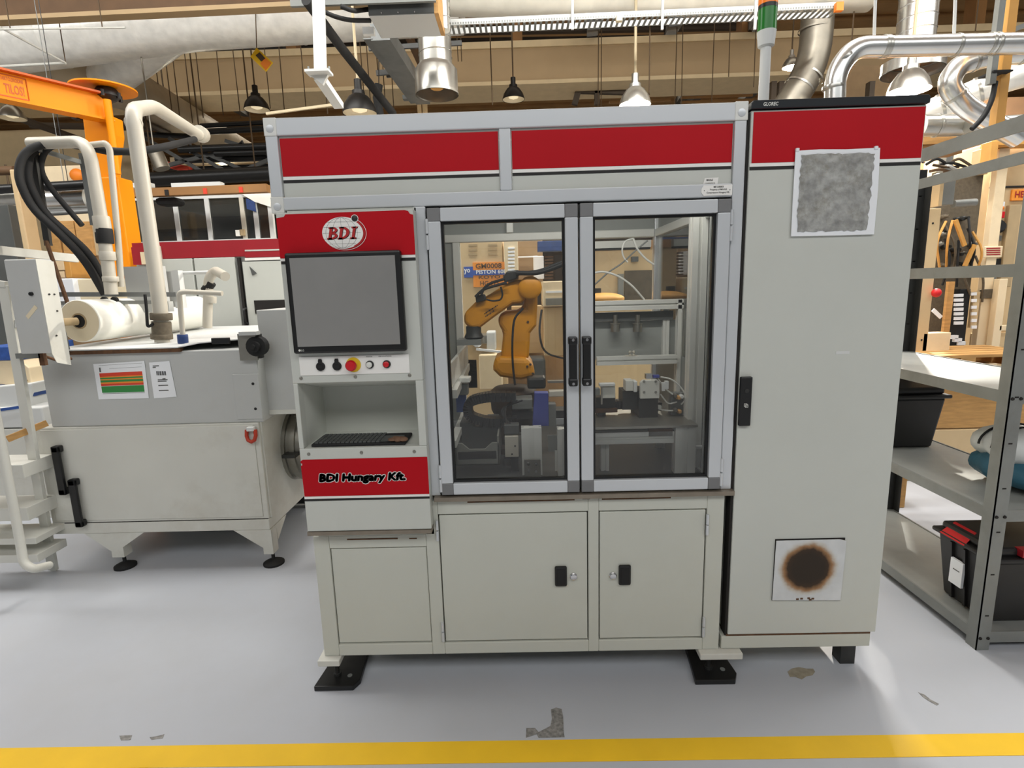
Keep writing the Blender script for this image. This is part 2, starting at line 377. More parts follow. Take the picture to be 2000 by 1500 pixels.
# depth beams, rear frame
for x in (-.843, .773):
    beam(x-.022, x+.022, 2.137, 2.195, .055, DEP-.05); beam(x-.022, x+.022, 1.848, 1.888, .055, DEP-.05, 'alu_in')
    beam(x-.022, x+.022, .80, 2.137, DEP-.05, DEP)
beam(-.865, .794, 2.137, 2.195, DEP-.05, DEP); beam(-.82, .751, 1.848, 1.890, DEP-.05, DEP, 'alu_in'); beam(-.82, .751, .80, .84, DEP-.05, DEP)
beam(-.36, -.32, .84, 1.848, DEP-.05, DEP, 'alu_in'); beam(-.06, -.02, 1.89, 2.137, DEP-.06, DEP, 'alu_in')
MB().box(-.82, .75, .06, DEP-.055, 2.16, 2.175).build('roof_panel', 'cell_wall', cell)
MB().box(-.82, .75, DEP-.03, DEP-.02, 1.888, 2.137).build('upper_rear_panel', 'cell_wall', cell)
MB().box(-.82, -.36, DEP-.03, DEP-.02, .84, 1.848).build('rear_panel', 'cell_wall', cell)
MB().box(-.836, -.828, .06, DEP-.055, .80, 2.137).build('side_panel', 'panel', cell)
b = MB().box(.769, .777, .06, .42, .80, 2.137); b.box(.769, .777, .42, DEP-.055, .80, 1.25); b.box(.769, .777, .42, DEP-.055, 1.85, 2.137); b.build('side_panel', 'cell_wall', cell)
MB().box(.771, .776, .42, DEP-.055, 1.25, 1.85).build('side_window', 'door_glass', cell)
MB().box(-.32, .75, DEP-.03, DEP-.025, .84, 1.848).build('rear_window', 'door_glass', cell)
MB().box(-.79, .75, .06, DEP-.06, .79, .806).build('cell_floor', 'dark_grey', cell)
wl = MB().box(-.30, .72, .06, .10, 2.122, 2.142).build('added_light_bar', 'lamp_in', cell)  # unseen light bar added to brighten the cell interior
l = bpy.data.lights.new('cell_fill_light', 'AREA'); l.shape = 'RECTANGLE'; l.size = 1.0; l.size_y = .03; l.energy = 8; l.color = (1, .98, .94)
lo = bpy.data.objects.new('cell_fill_light', l); COL.objects.link(lo); lo.location = (.21, .085, 2.119); lo.rotation_euler = (math.radians(32), 0, 0)
# ---- red sign panels above the doors
def sign(x0, x1):
    p = MB().box(x0, x1, .012, .03, 1.934, 2.136).build('sign_panel', 'panel', cell)
    MB().box(x0+.002, x1-.002, .0105, .0125, 2.004, 2.130).build('red_field', 'red', p)
    MB().box(x0+.002, x1-.002, .0105, .0125, 1.992, 2.003).build('white_stripe', 'strip_white', p)
    MB().box(x0+.002, x1-.002, .0105, .0125, 1.982, 1.991).build('black_stripe', 'ink', p)
    return p
sign(-.821, -.056); p2 = sign(-.013, .752)
a = at(1374, 348, .012); c = at(1401, 361, .012)
MB().prism([(a.x+.004, .011, a.z), (c.x+.003, .011, a.z+.001), (c.x, .011, c.z), (a.x-.002, .011, c.z)], (0, -.0008, 0)).build('name_label', 'strip_white', p2)
text('label_print', 'MAHLE', (a.x+.010, .0095, a.z-.010), .022, 'ink', p2, .006, offset=.02)
text('label_print', 'COMPRESSOR', (a.x+.004, .0095, c.z+.003), .036, 'ink_grey', p2, .005)
x0, x1, z0, z1 = .645, .752, 1.893, 1.928
pl = MB().prism([(x0+.008, -.0008, z0), (x1, -.0008, z0), (x1, -.0008, z1), (x0+.008, -.0008, z1), (x0, -.0008, z1-.011), (x0, -.0008, z0+.011)], (0, -.001, 0)).build('property_plate', 'strip_white', cell)
text('plate_print', 'MF-U0003', (x0+.042, -.002, z1-.0095), .034, 'ink', pl, .0062, offset=.02)
text('plate_print', 'Property of MAHLE', (x0+.030, -.002, z1-.0195), .058, 'ink', pl, .0075, offset=.01)
text('plate_print', 'Compressors Hungary Kft.', (x0+.018, -.002, z1-.0295), .080, 'ink', pl, .0075, offset=.01)
for x in (x0+.010, x1-.008): MB().lathe((x, -.0018, (z0+z1)/2), (0, -1, 0), [(0, .0018), (.001, .0012)], 8).build('rivet', 'ink_grey', pl)
# ---- glass doors
def glass_door(x0, x1, hx, hinge_x):
    z0, z1, fw = .818, 1.880, .046
    d = MB().box(x0+fw-.01, x1-fw+.01, .012, .018, z0+fw-.01, z1-fw+.01).build('door_glass', 'door_glass', cell)
    for (a0, a1, c0, c1) in ((x0, x0+fw, z0+fw, z1-fw), (x1-fw, x1, z0+fw, z1-fw), (x0+fw, x1-fw, z0, z0+fw), (x0+fw, x1-fw, z1-fw, z1)):
        MB().box(a0, a1, -.012, .030, c0, c1).build('door_profile', 'alu', d, bevel=.003)
    for cx in (x0, x1-fw):
        for cz in (z0, z1-fw): MB().box(cx, cx+fw, -.013, .031, cz, cz+fw).build('corner_piece', 'corner', d, bevel=.003)
    g = MB(); i0, i1, j0, j1 = x0+fw, x1-fw, z0+fw, z1-fw; t = .009
    for q in ((i0, i0+t, j0, j1), (i1-t, i1, j0, j1), (i0+t, i1-t, j0, j0+t), (i0+t, i1-t, j1-t, j1)): g.box(q[0], q[1], .004, .022, q[2], q[3])
    g.build('gasket', 'black', d)
    h = MB(); h.box(hx-.014, hx+.014, -.048, -.026, 1.242, 1.412); h.box(hx-.016, hx+.016, -.050, -.012, 1.237, 1.265); h.box(hx-.016, hx+.016, -.050, -.012, 1.388, 1.417)
    h.build('pull_handle', 'black', d, bevel=.005)
    for z in (1.247, 1.406): MB().lathe((hx, -.050, z), (0, -1, 0), [(0, .006), (.002, .005)], 10).build('handle_screw', 'chrome', d)
    for z in (.885, 1.79):
        k = MB(); k.lathe((hinge_x, -.010, z-.053), (0, 0, 1), [(0, .0065), (.050, .0065)], 10); k.lathe((hinge_x, -.010, z+.003), (0, 0, 1), [(0, .0065), (.050, .0065)], 10)
        k.build('hinge', 'alu', d)
glass_door(-.316, .214, .190, -.318)
glass_door(.221, .748, .240, .751)
MB().box(-.32, .752, .034, .05, .813, .818).build('door_rebate', 'gap', cell)
for x in (-.3195, .2175, .7505): MB().box(x-.0025, x+.0025, .022, .034, .815, 1.886).build('shadow_gap', 'gap', cell)
MB().box(-.32, .752, .022, .034, 1.8805, 1.8875).build('shadow_gap', 'gap', cell)
# ---- operator panel, standing proud of the frame
PY = -.05
def pz(x, y): return at(x, y, PY)
L, Rr = pz(536, 412).x+.003, pz(812, 497).x
ZT, ZB = pz(670, 412).z, pz(720, 1036).z
LZ0, LZ1 = pz(700, 874).z, pz(700, 746).z
LX0, LX1 = pz(581, 750).x, pz(818, 860).x
b = MB(); b.box(L, Rr, PY, .0, LZ1, ZT); b.box(L, Rr, PY, .0, ZB, LZ0); b.box(L, LX0, PY, .0, LZ0, LZ1); b.box(LX1, Rr, PY, .0, LZ0, LZ1)
b.build('operator_panel', 'panel', cell, bevel=.003)
b = MB(); D = .20
b.box(LX0-.004, LX1+.004, D, D+.004, LZ0-.004, LZ1-.055); b.box(LX0-.008, LX0-.0015, PY+.004, D, LZ0-.004, LZ1+.004); b.box(LX1+.0015, LX1+.008, PY+.004, D, LZ0-.004, LZ1+.004)
b.box(LX0-.001, LX1+.001, PY+.004, D, LZ0-.006, LZ0-.0015)
b.prism([(LX0, PY+.004, LZ1+.001), (LX0, D, LZ1-.06), (LX0, D, LZ1-.054), (LX0, PY+.004, LZ1+.006)], (LX1-LX0, 0, 0))
b.build('keyboard_niche', 'recess_lightened', cell)
MB().box(L, Rr, PY-.004, .0, ZB-.016, ZB-.001).build('panel_lip', 'steel_edge', cell)
b = MB(); b.box(L+.02, Rr, .0, .03, .655, LZ0-.008); b.box(L+.02, Rr, .0, .03, LZ1+.008, 1.886); b.build('panel_back', 'panel', cell)
# red field with chipped corners
a = pz(531, 419); c = pz(812, 497); Zr0 = pz(676, 501).z; Zr1 = pz(670, 413).z-.002; q = PY-.0008
rf = MB().prism([(L+.001, q, Zr0), (Rr-.001, q, Zr0), (Rr-.001, q, Zr1-.016), (Rr-.012, q, Zr1-.013), (Rr-.018, q, Zr1-.003), (Rr-.03, q, Zr1), (L+.034, q, Zr1-.002), (L+.028, q, Zr1-.010), (L+.001, q, Zr1-.014)], (0, -.0008, 0)).build('red_field', 'red', cell)
MB().box(L+.001, Rr-.001, q-.0008, q, Zr0-.010, Zr0-.001).build('white_stripe', 'strip_white', cell)
MB().box(L+.003, Rr-.001, q-.0012, q, Zr0-.020, Zr0-.0105).build('black_stripe', 'ink', cell)
# logo: globe with orbiting ball
lc = pz(670, 455); lg = thing  # centre of the globe
q = PY-.0018; rx, rz = .072, .0535
def ell(rx, rz, cx=0, cz=0, n=40): return [(lc.x+cx+rx*math.cos(2*math.pi*k/n), lc.z+cz+rz*math.sin(2*math.pi*k/n)) for k in range(n)]
def disc(pts, y, t=.0008): return MB().prism([(x, y, z) for x, z in pts], (0, -t, 0))
logo = disc(ell(rx, rz), q).build('globe_logo', 'strip_white', cell)
def strip(pts, wdt, y):
    m_ = MB()
    for i in range(len(pts)-1):
        (xa, za), (xb, zb) = pts[i], pts[i+1]; dx, dz = xb-xa, zb-za; l_ = math.hypot(dx, dz) or 1; nx, nz = -dz/l_*wdt/2, dx/l_*wdt/2
        m_.add([(xa+nx, y, za+nz), (xb+nx, y, zb+nz), (xb-nx, y, zb-nz), (xa-nx, y, za-nz)], [(0, 1, 2, 3)])
    return m_
gm = MB()
for fr_ in (-.82, -.45, 0, .45, .82):
    e = [(lc.x-.004+rx*.93*fr_*math.cos(t)*1.0, lc.z+rz*.95*math.sin(t)) for t in [(-math.pi/2+math.pi*i/20) for i in range(21)]]
    s_ = strip(e, .0008, q-.0012); gm.add(s_.v, s_.f)
for fz in (-.72, -.38, 0, .38, .72):
    hw = rx*.93*math.sqrt(1-fz*fz); e = [(lc.x-.004-hw+2*hw*i/10, lc.z+rz*.95*fz) for i in range(11)]
    s_ = strip(e, .0008, q-.0012); gm.add(s_.v, s_.f)
gm.build('globe_grid', 'ink_grey', logo)
arc = [(lc.x+.004+(rx*.97)*math.cos(t), lc.z-.001+(rz*.97)*math.sin(t)) for t in [math.radians(-62+110*i/24) for i in range(25)]]
am = strip(arc, .0065, q-.0013); am.build('orbit_arc', 'logo_red', logo)
ring = [(lc.x+.0065+(rx*1.04)*math.cos(t), lc.z-.0015+(rz*1.05)*math.sin(t)) for t in [math.radians(-150+198*i/36) for i in range(37)]]
strip(ring, .0016, q-.0012).build('orbit_ring', 'strip_white', logo)
MB().lathe((lc.x+.045, q-.001, lc.z+.047), (0, -1, 0), [(0, .0128), (.0004, .0128)], 20).build('ball_ring', 'strip_white', logo)
MB().lathe((lc.x+.045, q-.0014, lc.z+.047), (0, -1, 0), [(0, .0108), (.003, .0085), (.004, .004)], 20).build('ball', 'dark_metal', logo)
bdi = MB()
def serif_letters(y):
    m_ = MB(); h = .036; sh = .22
    def pt(x, z): return (lc.x-.052+x*1.08+z*1.12*sh, y, lc.z-.0205+z*1.12)
    def poly(pts): m_.prism([pt(*p_) for p_ in pts], (0, -.0008, 0))
    def bowl(xc, zc, rx_, rz_, th):
        n = 10
        for i in range(n):
            t0, t1 = -math.pi/2+math.pi*i/n, -math.pi/2+math.pi*(i+1)/n
            o_ = [(xc+rx_*math.cos(t), zc+rz_*math.sin(t)) for t in (t0, t1)]; i_ = [(xc+(rx_-th)*math.cos(t), zc+(rz_-th*.55)*math.sin(t)) for t in (t1, t0)]
            poly(o_+i_)
    for ox, wd in ((0, .022), (.034, .026)):
        poly([(ox, 0), (ox+.009, 0), (ox+.009, h), (ox, h)]); poly([(ox-.004, 0), (ox+.012, 0), (ox+.012, .004), (ox-.004, .004)]); poly([(ox-.004, h-.004), (ox+.012, h-.004), (ox+.012, h), (ox-.004, h)])
    bowl(.009, .027, .0165, .009, .008); bowl(.009, .010, .0195, .010, .009); bowl(.042, .018, .0235, .018, .010)
    ox = .075; poly([(ox, 0), (ox+.009, 0), (ox+.009, h), (ox, h)])
    for z in (0, h-.004): poly([(ox-.005, z), (ox+.014, z), (ox+.014, z+.004), (ox-.005, z+.004)])
    return m_
e = serif_letters(q-.0010); e.v = [v+Vector((.0014, 0, -.0014)) for v in e.v]; e.build('letter_shadow', 'ink', logo)
serif_letters(q-.0018).build('letters', 'logo_red', logo)
# touch monitor
a = pz(560, 494); c = pz(797, 685); mx0, mx1 = pz(561, 496).x, pz(797, 684).x; mz1, mz0 = pz(672, 492).z, pz(688, 687).z
mon = MB().box(mx0, mx1, PY-.032, PY-.001, mz0, mz1).build('monitor', 'black', cell, bevel=.008)
MB().box(mx0+.019, mx1-.019, PY-.0335, PY-.031, mz0+.026, mz1-.018).build('screen', 'screen', mon)
MB().lathe((mx0+.024, PY-.0325, mz0+.013), (0, -1, 0), [(0, .004), (.0006, .004)], 14).build('monitor_badge', 'button_white', mon)
text('monitor_badge', 'LG', (mx0+.030, PY-.0328, mz0+.0095), .010, 'button_white', mon, .007)
# button strip
sx0, sx1, sz1, sz0 = pz(584, 700).x, pz(801, 728).x, pz(692, 694).z, pz(694, 731).z
MB().box(sx0, sx1, PY-.003, PY-.0005, sz0, sz1).build('button_strip', 'strip_white', cell, bevel=.002)
def kx(x): return pz(x, 712).x
zc = (sz0+sz1)/2
for x in (627, 659):
    s_ = MB(); s_.lathe((kx(x), PY-.003, zc-.002), (0, -1, 0), [(0, .016), (.006, .016), (.008, .013)], 18); s_.box(kx(x)-.006, kx(x)+.006, PY-.012, PY-.003, zc+.005, zc+.021); s_.box(kx(x)-.010, kx(x)+.010, PY-.013, PY-.004, zc-.008, zc+.004)
    s_.build('key_switch', 'rubber', cell)
    for k_ in (-1, 0, 1): MB().box(kx(x)+k_*.004-.0012, kx(x)+k_*.004+.0012, PY-.011, PY-.004, zc+.020, zc+.025).build('switch_tab', 'rubber', cell)
es = MB().lathe((kx(691), PY-.003, zc+.001), (0, -1, 0), [(0, .027), (.003, .027)], 28).build('emergency_ring', 'button_yellow', cell)
MB().lathe((kx(689), PY-.006, zc), (0, -1, 0), [(0, .010), (.012, .010), (.014, .020), (.020, .020), (.026, .016), (.028, .004)], 24).build('emergency_button', 'button_red', es)
for x, m_ in ((723, 'button_white'), (756, 'button_red')):
    u_ = MB().lathe((kx(x), PY-.003, zc), (0, -1, 0), [(0, .0145), (.004, .0145), (.005, .012)], 20).build('push_button', 'dark_metal', cell)
    MB().lathe((kx(x)-.001, PY-.008, zc), (0, -1, 0), [(0, .0105), (.006, .0105), (.008, .008)], 20).build('button_cap', m_, u_)
text('button_caption', 'INDITAS', (kx(717), PY-.0032, sz1-.008), .022, 'ink_grey', cell, .0045, offset=.01)
text('button_caption', 'HIBA NYUGTAZASA', (kx(741), PY-.0032, sz1-.008), .047, 'ink_grey', cell, .0045, offset=.01)
for x, y in ((588, 739), (694, 736), (800, 733), (603, 887), (706, 884), (809, 882)):
    p_ = pz(x, y); MB().lathe((p_.x, PY, p_.z), (0, -1, 0), [(0, .0065), (.003, .0055), (.004, .003)], 12).build('panel_screw', 'steel', cell)
# lower red field
Z1, Z0 = pz(708, 895).z, pz(712, 967).z
q = PY-.0008
lf = MB().prism([(L+.003, q, Z0), (Rr-.0005, q, Z0), (Rr-.0005, q, Z1), (L+.010, q, Z1), (L+.001, q, Z1-.006), (L+.001, q, Z1-.013), (L+.006, q, Z1-.015), (L+.006, q, Z1-.022), (L+.001, q, Z1-.024)], (0, -.0008, 0)).build('red_field', 'red', cell)
text('maker_lettering_edge', 'BDI Hungary Kft.', (pz(625, 945).x, q-.0010, pz(708, 943.2).z), pz(792, 932).x-pz(625, 945).x, 'strip_white', lf, .0385, shear=.14, offset=.012, spread=.0046)
text('maker_lettering', 'BDI Hungary Kft.', (pz(625, 945).x, q-.0016, pz(708, 943.2).z), pz(792, 932).x-pz(625, 945).x, 'ink', lf, .0385, shear=.14, offset=.012, spread=.0021)
MB().box(L+.002, Rr-.0005, q-.0008, q, Z0-.010, Z0-.001).build('white_stripe', 'strip_white', cell)
MB().box(L+.002, Rr-.0005, q-.0012, q, Z0-.0185, Z0-.0105).build('black_stripe', 'ink', cell)
# keyboard and rag lying in the niche
kx0, kx1 = pz(604, 868).x, pz(790, 868).x
kb = thing('keyboard', 'flat black keyboard with touchpad lying in the panel niche', 'keyboard', ((kx0+kx1)/2, .03, LZ0))
MB().box(kx0, kx1, -.035, .105, LZ0, LZ0+.012).build('case', 'rubber', kb, bevel=.004)
ks = MB()
for r_ in range(6):
    for c_ in range(15):
        xx = kx0+.012+c_*.0165; ks.box(xx, xx+.013, -.028+r_*.021, -.028+r_*.021+.016, LZ0+.012, LZ0+.017)
ks.build('keys', 'dark_grey', kb)['kind'] = 'stuff'
MB().box(kx1-.105, kx1-.02, -.02, .06, LZ0+.012, LZ0+.014).build('touchpad', 'dark_grey', kb)
rg = MB()
for i in range(5):
    p_ = pz(764+i*5.5, 866); rg.sphere((p_.x, -.028+.012*(i % 2), LZ0+.022), .016, 10, (1.1, 1.0, .42+.12*((i*7) % 3)))
tag(rg.build('crumpled_rag', 'rag'), 'crumpled brown rag lying on end of keyboard', 'rag')
# ================================================================== tall switch cabinet
cab = thing('switch_cabinet', 'tall grey switch cabinet with red band and black top cap', 'cabinet', (1.1, .28, 0))
cx0, cx1 = .802, 1.395
MB().box(cx0, cx1-.004, .02, .55, .19, 2.165).build('body', 'panel', cab)
MB().box(cx0+.004, cx1, -.002, .02, .196, 2.166).build('cabinet_door', 'panel', cab, bevel=.003)
MB().box(cx0-.006, cx0+.003, .004, .05, .19, 2.16).build('door_gap', 'gap', cab)
MB().prism([(cx0, -.012, 2.168), (cx1+.004, -.012, 2.168), (cx1+.004, -.012, 2.188), (cx1-.002, -.012, 2.196), (cx0+.006, -.012, 2.196), (cx0, -.012, 2.188)], (0, .57, 0)).build('top_cap', 'black_gloss', cab, bevel=.003)
text('cap_lettering', 'GLOREC', (at(1491, 204, -.012).x, -.0122, 2.176), .050, 'button_white', cab, .012, shear=.15, offset=.02)
MB().box(cx0+.012, cx1-.004, -.0034, -.002, 1.996, 2.160).build('red_field', 'red', cab)
MB().box(cx0+.006, cx1-.004, -.0032, -.002, 1.984, 1.995).build('white_stripe', 'strip_white', cab)
MB().box(cx0+.006, cx1-.004, -.0036, -.002, 1.973, 1.983).build('black_stripe', 'ink', cab)
MB().box(cx0-.02, 1.378, 0, .54, .132, .186).build('plinth', 'panel_base', cab, bevel=.003)
MB().box(cx0, 1.378, .003, .5, .186, .195).build('plinth_gap', 'rust', cab)
for x, y in ((.83, .45), (1.34, .45), (1.34, .10)): MB().box(x-.03, x+.03, y-.03, y+.03, 0, .132).build('foot', 'dark_metal', cab)
a = at(1446, 735, 0); c = at(1459, 830, 0)
hd = MB().box(a.x-.004, c.x+.006, -.018, -.002, c.z, a.z).build('swing_handle', 'black', cab, bevel=.004)
MB().lathe(((a.x+c.x)/2+.002, -.018, a.z-.052), (0, -1, 0), [(0, .009), (.002, .008), (.003, .004)], 14).build('key_lock', 'dark_metal', hd)
zl = a.z-.10; xm = (a.x+c.x)/2+.002
for k_ in (0, 1): 
    e = strip([(xm-.007+k_*.004, zl-k_*.004), (xm+.003+k_*.004, zl-k_*.004), (xm+.003+k_*.004, zl-.010-k_*.004), (xm-.007+k_*.004, zl-.010-k_*.004), (xm-.007+k_*.004, zl-k_*.004)], .0016, -.0185); e.build('handle_emblem', 'button_white', hd)
a = at(1632, 686, 0); c = at(1658, 691, 0); MB().box(a.x, c.x, -.003, -.002, c.z, a.z).build('tape_patch', 'white', cab)
# lower ventilation opening with stained filter paper
def quad(Y, pts): return [at(x, y, Y) for x, y in pts]
vg = quad(-.002, [(1514, 1053), (1650, 1050), (1640, 1172), (1507, 1172)])
vn = MB().prism(vg, (0, -.003, 0)).build('vent_opening', 'gap', cab)
# ---- procedural stains for the two filters
def stain_mat(name, cx, cz, r0, r1):
    m = mat(name, (206, 208, 208), .8, var=.08, scale=14); nt = m.node_tree; bs = nt.nodes['Principled BSDF']
    prev = bs.inputs['Base Color'].links[0].from_socket
    geo = nt.nodes.new('ShaderNodeTexCoord'); mp = nt.nodes.new('ShaderNodeMapping'); mp.inputs['Location'].default_value = (-cx, 0, -cz); mp.inputs['Scale'].default_value = (1, 0, 1)
    nt.links.new(geo.outputs['Object'], mp.inputs[0]); ln = nt.nodes.new('ShaderNodeVectorMath'); ln.operation = 'LENGTH'
    nt.links.new(mp.outputs[0], ln.inputs[0])
    nz = nt.nodes.new('ShaderNodeTexNoise'); nz.inputs['Scale'].default_value = 30; nt.links.new(geo.outputs['Object'], nz.inputs['Vector'])
    ad = nt.nodes.new('ShaderNodeMath'); ad.operation = 'MULTIPLY_ADD'; nt.links.new(nz.outputs['Fac'], ad.inputs[0]); ad.inputs[1].default_value = .022; nt.links.new(ln.outputs['Value'], ad.inputs[2])
    rp = nt.nodes.new('ShaderNodeValToRGB'); el = rp.color_ramp.elements
    mr = nt.nodes.new('ShaderNodeMapRange'); mr.inputs[1].default_value = r0; mr.inputs[2].default_value = r1; nt.links.new(ad.outputs[0], mr.inputs[0]); nt.links.new(mr.outputs[0], rp.inputs[0])
    el[0].position = 0; el[0].color = (lin(46), lin(36), lin(26), 1); el[1].position = 1; el[1].color = (lin(206), lin(208), lin(208), 1)
    k = el.new(.28); k.color = (lin(58), lin(42), lin(28), 1); k = el.new(.5); k.color = (lin(150), lin(112), lin(76), 1); k = el.new(.75); k.color = (lin(190), lin(180), lin(164), 1)
    fac = nt.nodes.new('ShaderNodeValToRGB'); fac.color_ramp.elements[0].position = .6; fac.color_ramp.elements[0].color = (1, 1, 1, 1); fac.color_ramp.elements[1].position = 1.0; fac.color_ramp.elements[1].color = (0, 0, 0, 1)
    nt.links.new(mr.outputs[0], fac.inputs[0]); mx = nt.nodes.new('ShaderNodeMix'); mx.data_type = 'RGBA'
    nt.links.new(fac.outputs[0], mx.inputs[0]); nt.links.new(prev, mx.inputs[6]); nt.links.new(rp.outputs[0], mx.inputs[7]); nt.links.new(mx.outputs[2], bs.inputs['Base Color'])
    return m
fp = [at(x, y, -.008) for x, y in ((1516, 1056), (1640, 1053), (1653, 1056), (1641, 1172), (1508, 1172))]
o = MB().prism(fp, (0, -.002, 0)); org = Vector((sum(p.x for p in fp)/5, 0, 0))
cc = at(1578, 1110, -.010)
mn = [min(v[i] for v in o.v) for i in range(3)]; mxx = [max(v[i] for v in o.v) for i in range(3)]
stain_mat('filter_stain', cc.x-(mn[0]+mxx[0])/2, cc.z-mn[2], .072, .135)
o = o.build('filter_paper', 'filter_stain'); tag(o, 'white filter paper with round burnt brown stain on cabinet vent', 'filter')
rs = MB()
for i, (x, y) in enumerate(((1558, 1170), (1566, 1169), (1580, 1168), (1588, 1169), (1583, 1171))): p_ = at(x, y, -.0105); rs.box(p_.x-.006, p_.x+.004, -.0112, -.0102, p_.z-.004, p_.z+.003)
rs.build('rust_marks', 'rust', o)
mt = mat('filter_mat', (158, 158, 154), .9, var=.34, scale=30, bump=1.0, dirt=(112, 108, 92), dirt_amt=.8)
fm = thing('filter_mat', 'grey fluffy dusty filter mat hung high on tall cabinet', 'filter', tuple(at(1630, 462, -.006)))
mp_ = quad(-.006, [(1553, 295), (1600, 292), (1650, 292), (1718, 289), (1714, 370), (1706, 458), (1640, 460), (1544, 462), (1548, 380)])
MB().prism(mp_, (0, -.004, 0)).build('white_backing', 'sheet', fm, bevel=.001)
# felt: a soft lumpy sheet
b = MB(); NX, NZ = 22, 24
tl, tr, br_, bl = quad(-.012, [(1566, 302), (1708, 299), (1694, 449), (1556, 453)])
random.seed(3)
for j in range(NZ+1):
    for i in range(NX+1):
        u_, v_ = i/NX, j/NZ; p_ = tl*(1-u_)*(1-v_)+tr*u_*(1-v_)+br_*u_*v_+bl*(1-u_)*v_
        edge = min(u_, 1-u_, v_, 1-v_); b.v.append(p_+Vector((random.uniform(-.002, .002)*(edge <= .001)*2, -.010*min(1, edge*9)*random.uniform(.55, 1.15), random.uniform(-.003, .003)*(edge <= .001))))
for j in range(NZ):
    for i in range(NX): k_ = j*(NX+1)+i; b.f.append((k_, k_+1, k_+NX+2, k_+NX+1)); b.sm.append(True)
b.build('felt', 'filter_mat', fm)
for x, y in ((1558, 292), (1712, 288)): p_ = at(x, y, -.012); MB().box(p_.x-.006, p_.x+.006, -.014, -.004, p_.z-.006, p_.z+.005).build('clip', 'sheet', fm, bevel=.002)
# ================================================================== signal tower
sx = at(1491, 195, .26).x; sz = 2.19
st = thing('signal_tower', 'signal light tower with green and orange segments on white pole', 'signal light', (sx, .26, 2.196))
zz = lambda y: at(1495, y, .26).z
MB().lathe((sx, .26, 2.16), (0, 0, 1), [(0, .030), (.008, .030), (.010, .019), (zz(92)-2.16, .019)], 18).build('pole', 'white', st)
MB().lathe((sx, .26, zz(93)), (0, 0, 1), [(0, .022), (.004, .029), (zz(62)-zz(93), .034)], 24).build('socket', 'white', st)
MB().lathe((sx, .26, zz(62)), (0, 0, 1), [(0, .0335), (zz(19)-zz(62), .0335)], 24).build('green_lens', 'signal_green', st)
MB().lathe((sx, .26, zz(19)), (0, 0, 1), [(0, .034), (zz(11)-zz(19), .034)], 24).build('ring', 'black', st)
MB().lathe((sx, .26, zz(12)), (0, 0, 1), [(0, .0335), (.10, .0335)], 24).build('orange_lens', 'signal_orange', st)
MB().lathe((sx, .26, zz(12)+.10), (0, 0, 1), [(0, .034), (.012, .034)], 24).build('ring', 'black', st)
MB().lathe((sx, .26, zz(12)+.112), (0, 0, 1), [(0, .0335), (.10, .0335), (.105, .02)], 24).build('red_lens', 'signal_red', st)
# ================================================================== inside the cell
def outline(pts, Y, dy): 
    return MB().prism([at(x, y, Y) for x, y in pts], (0, dy, 0))
bp_ = at(1003, 800, .60)
rob = thing('industrial_robot', 'yellow six-axis robot arm standing bent behind the glass door', 'robot', (bp_.x, .62, .806))
c0 = bp_.x
MB().lathe((c0, .64, .806), (0, 0, 1), [(0, .13), (.03, .13), (.04, .10), (.17, .095), (.20, .11), (.29, .115), (.31, .09)], 24).build('base', 'robot_dark', rob)
outline([(976,698),(968,701),(961,712),(963,724),(976,737),(1017,743),(1047,736),(1041,714),(1031,699)], .50, .24).build('shoulder', 'robot', rob, bevel=.025, seg=3)
outline([(974,615),(989,608),(1010,606),(1023,600),(1023,552),(1040,556),(1050,568),(1050,600),(1048,636),(1036,651),(1033,705),(977,705),(983,649),(972,633)], .545, .13).build('lower_arm', 'robot', rob, bevel=.03, seg=3)
fa = outline([(906,612),(928,590),(957,574),(985,556),(1008,546),(1024,545),(1034,556),(1032,580),(1018,592),(1001,594),(970,616),(938,640),(920,643),(906,632)], .50, .10).build('forearm', 'robot', rob, bevel=.025, seg=3)
lt = MB(); random.seed(5)
for r_ in range(2):
    for k in range(9-3*r_): p_ = at(946+k*3.0+r_*2, 613-k*1.95+r_*5, .4985); lt.bar((p_.x, .4985, p_.z), (p_.x+.0045, .4985, p_.z+.003), .001, .004+.003*(k % 2))
lt.build('arm_lettering', 'robot_dark', fa)
p_ = at(1035, 562, .545); MB().lathe((p_.x, .55, p_.z), (0, -1, 0), [(0, .052), (.06, .052), (.07, .04)], 24).build('elbow_cover', 'robot', rob)
for (x, y, Y) in ((1018, 572, .498), (1031, 629, .543), (1030, 716, .497), (1036, 712, .497), (1041, 730, .497)): p_ = at(x, y, Y); MB().lathe((p_.x, Y+.002, p_.z), (0, -1, 0), [(0, .006), (.004, .005)], 10).build('bolt', 'robot_dark', rob)
p_ = at(925, 650, .52); gr = MB().lathe((p_.x, .53, p_.z+.03), (0, 0, -1), [(0, .035), (.03, .035), (.05, .045), (.065, .03)], 18).build('gripper', 'dark_metal', rob)
q_ = at(915, 660, .52); MB().box(q_.x-.05, q_.x+.06, .48, .58, q_.z-.03, q_.z-.005).build('gripper_plate', 'mid_grey', rob)
outline([(983,540),(990,530),(1012,527),(1018,533),(1008,545),(985,552)], .48, .05).build('valve_block', 'dark_metal', rob, bevel=.006)
outline([(928,578),(946,574),(950,586),(930,592)], .48, .05).build('valve_block', 'dark_metal', rob, bevel=.006)
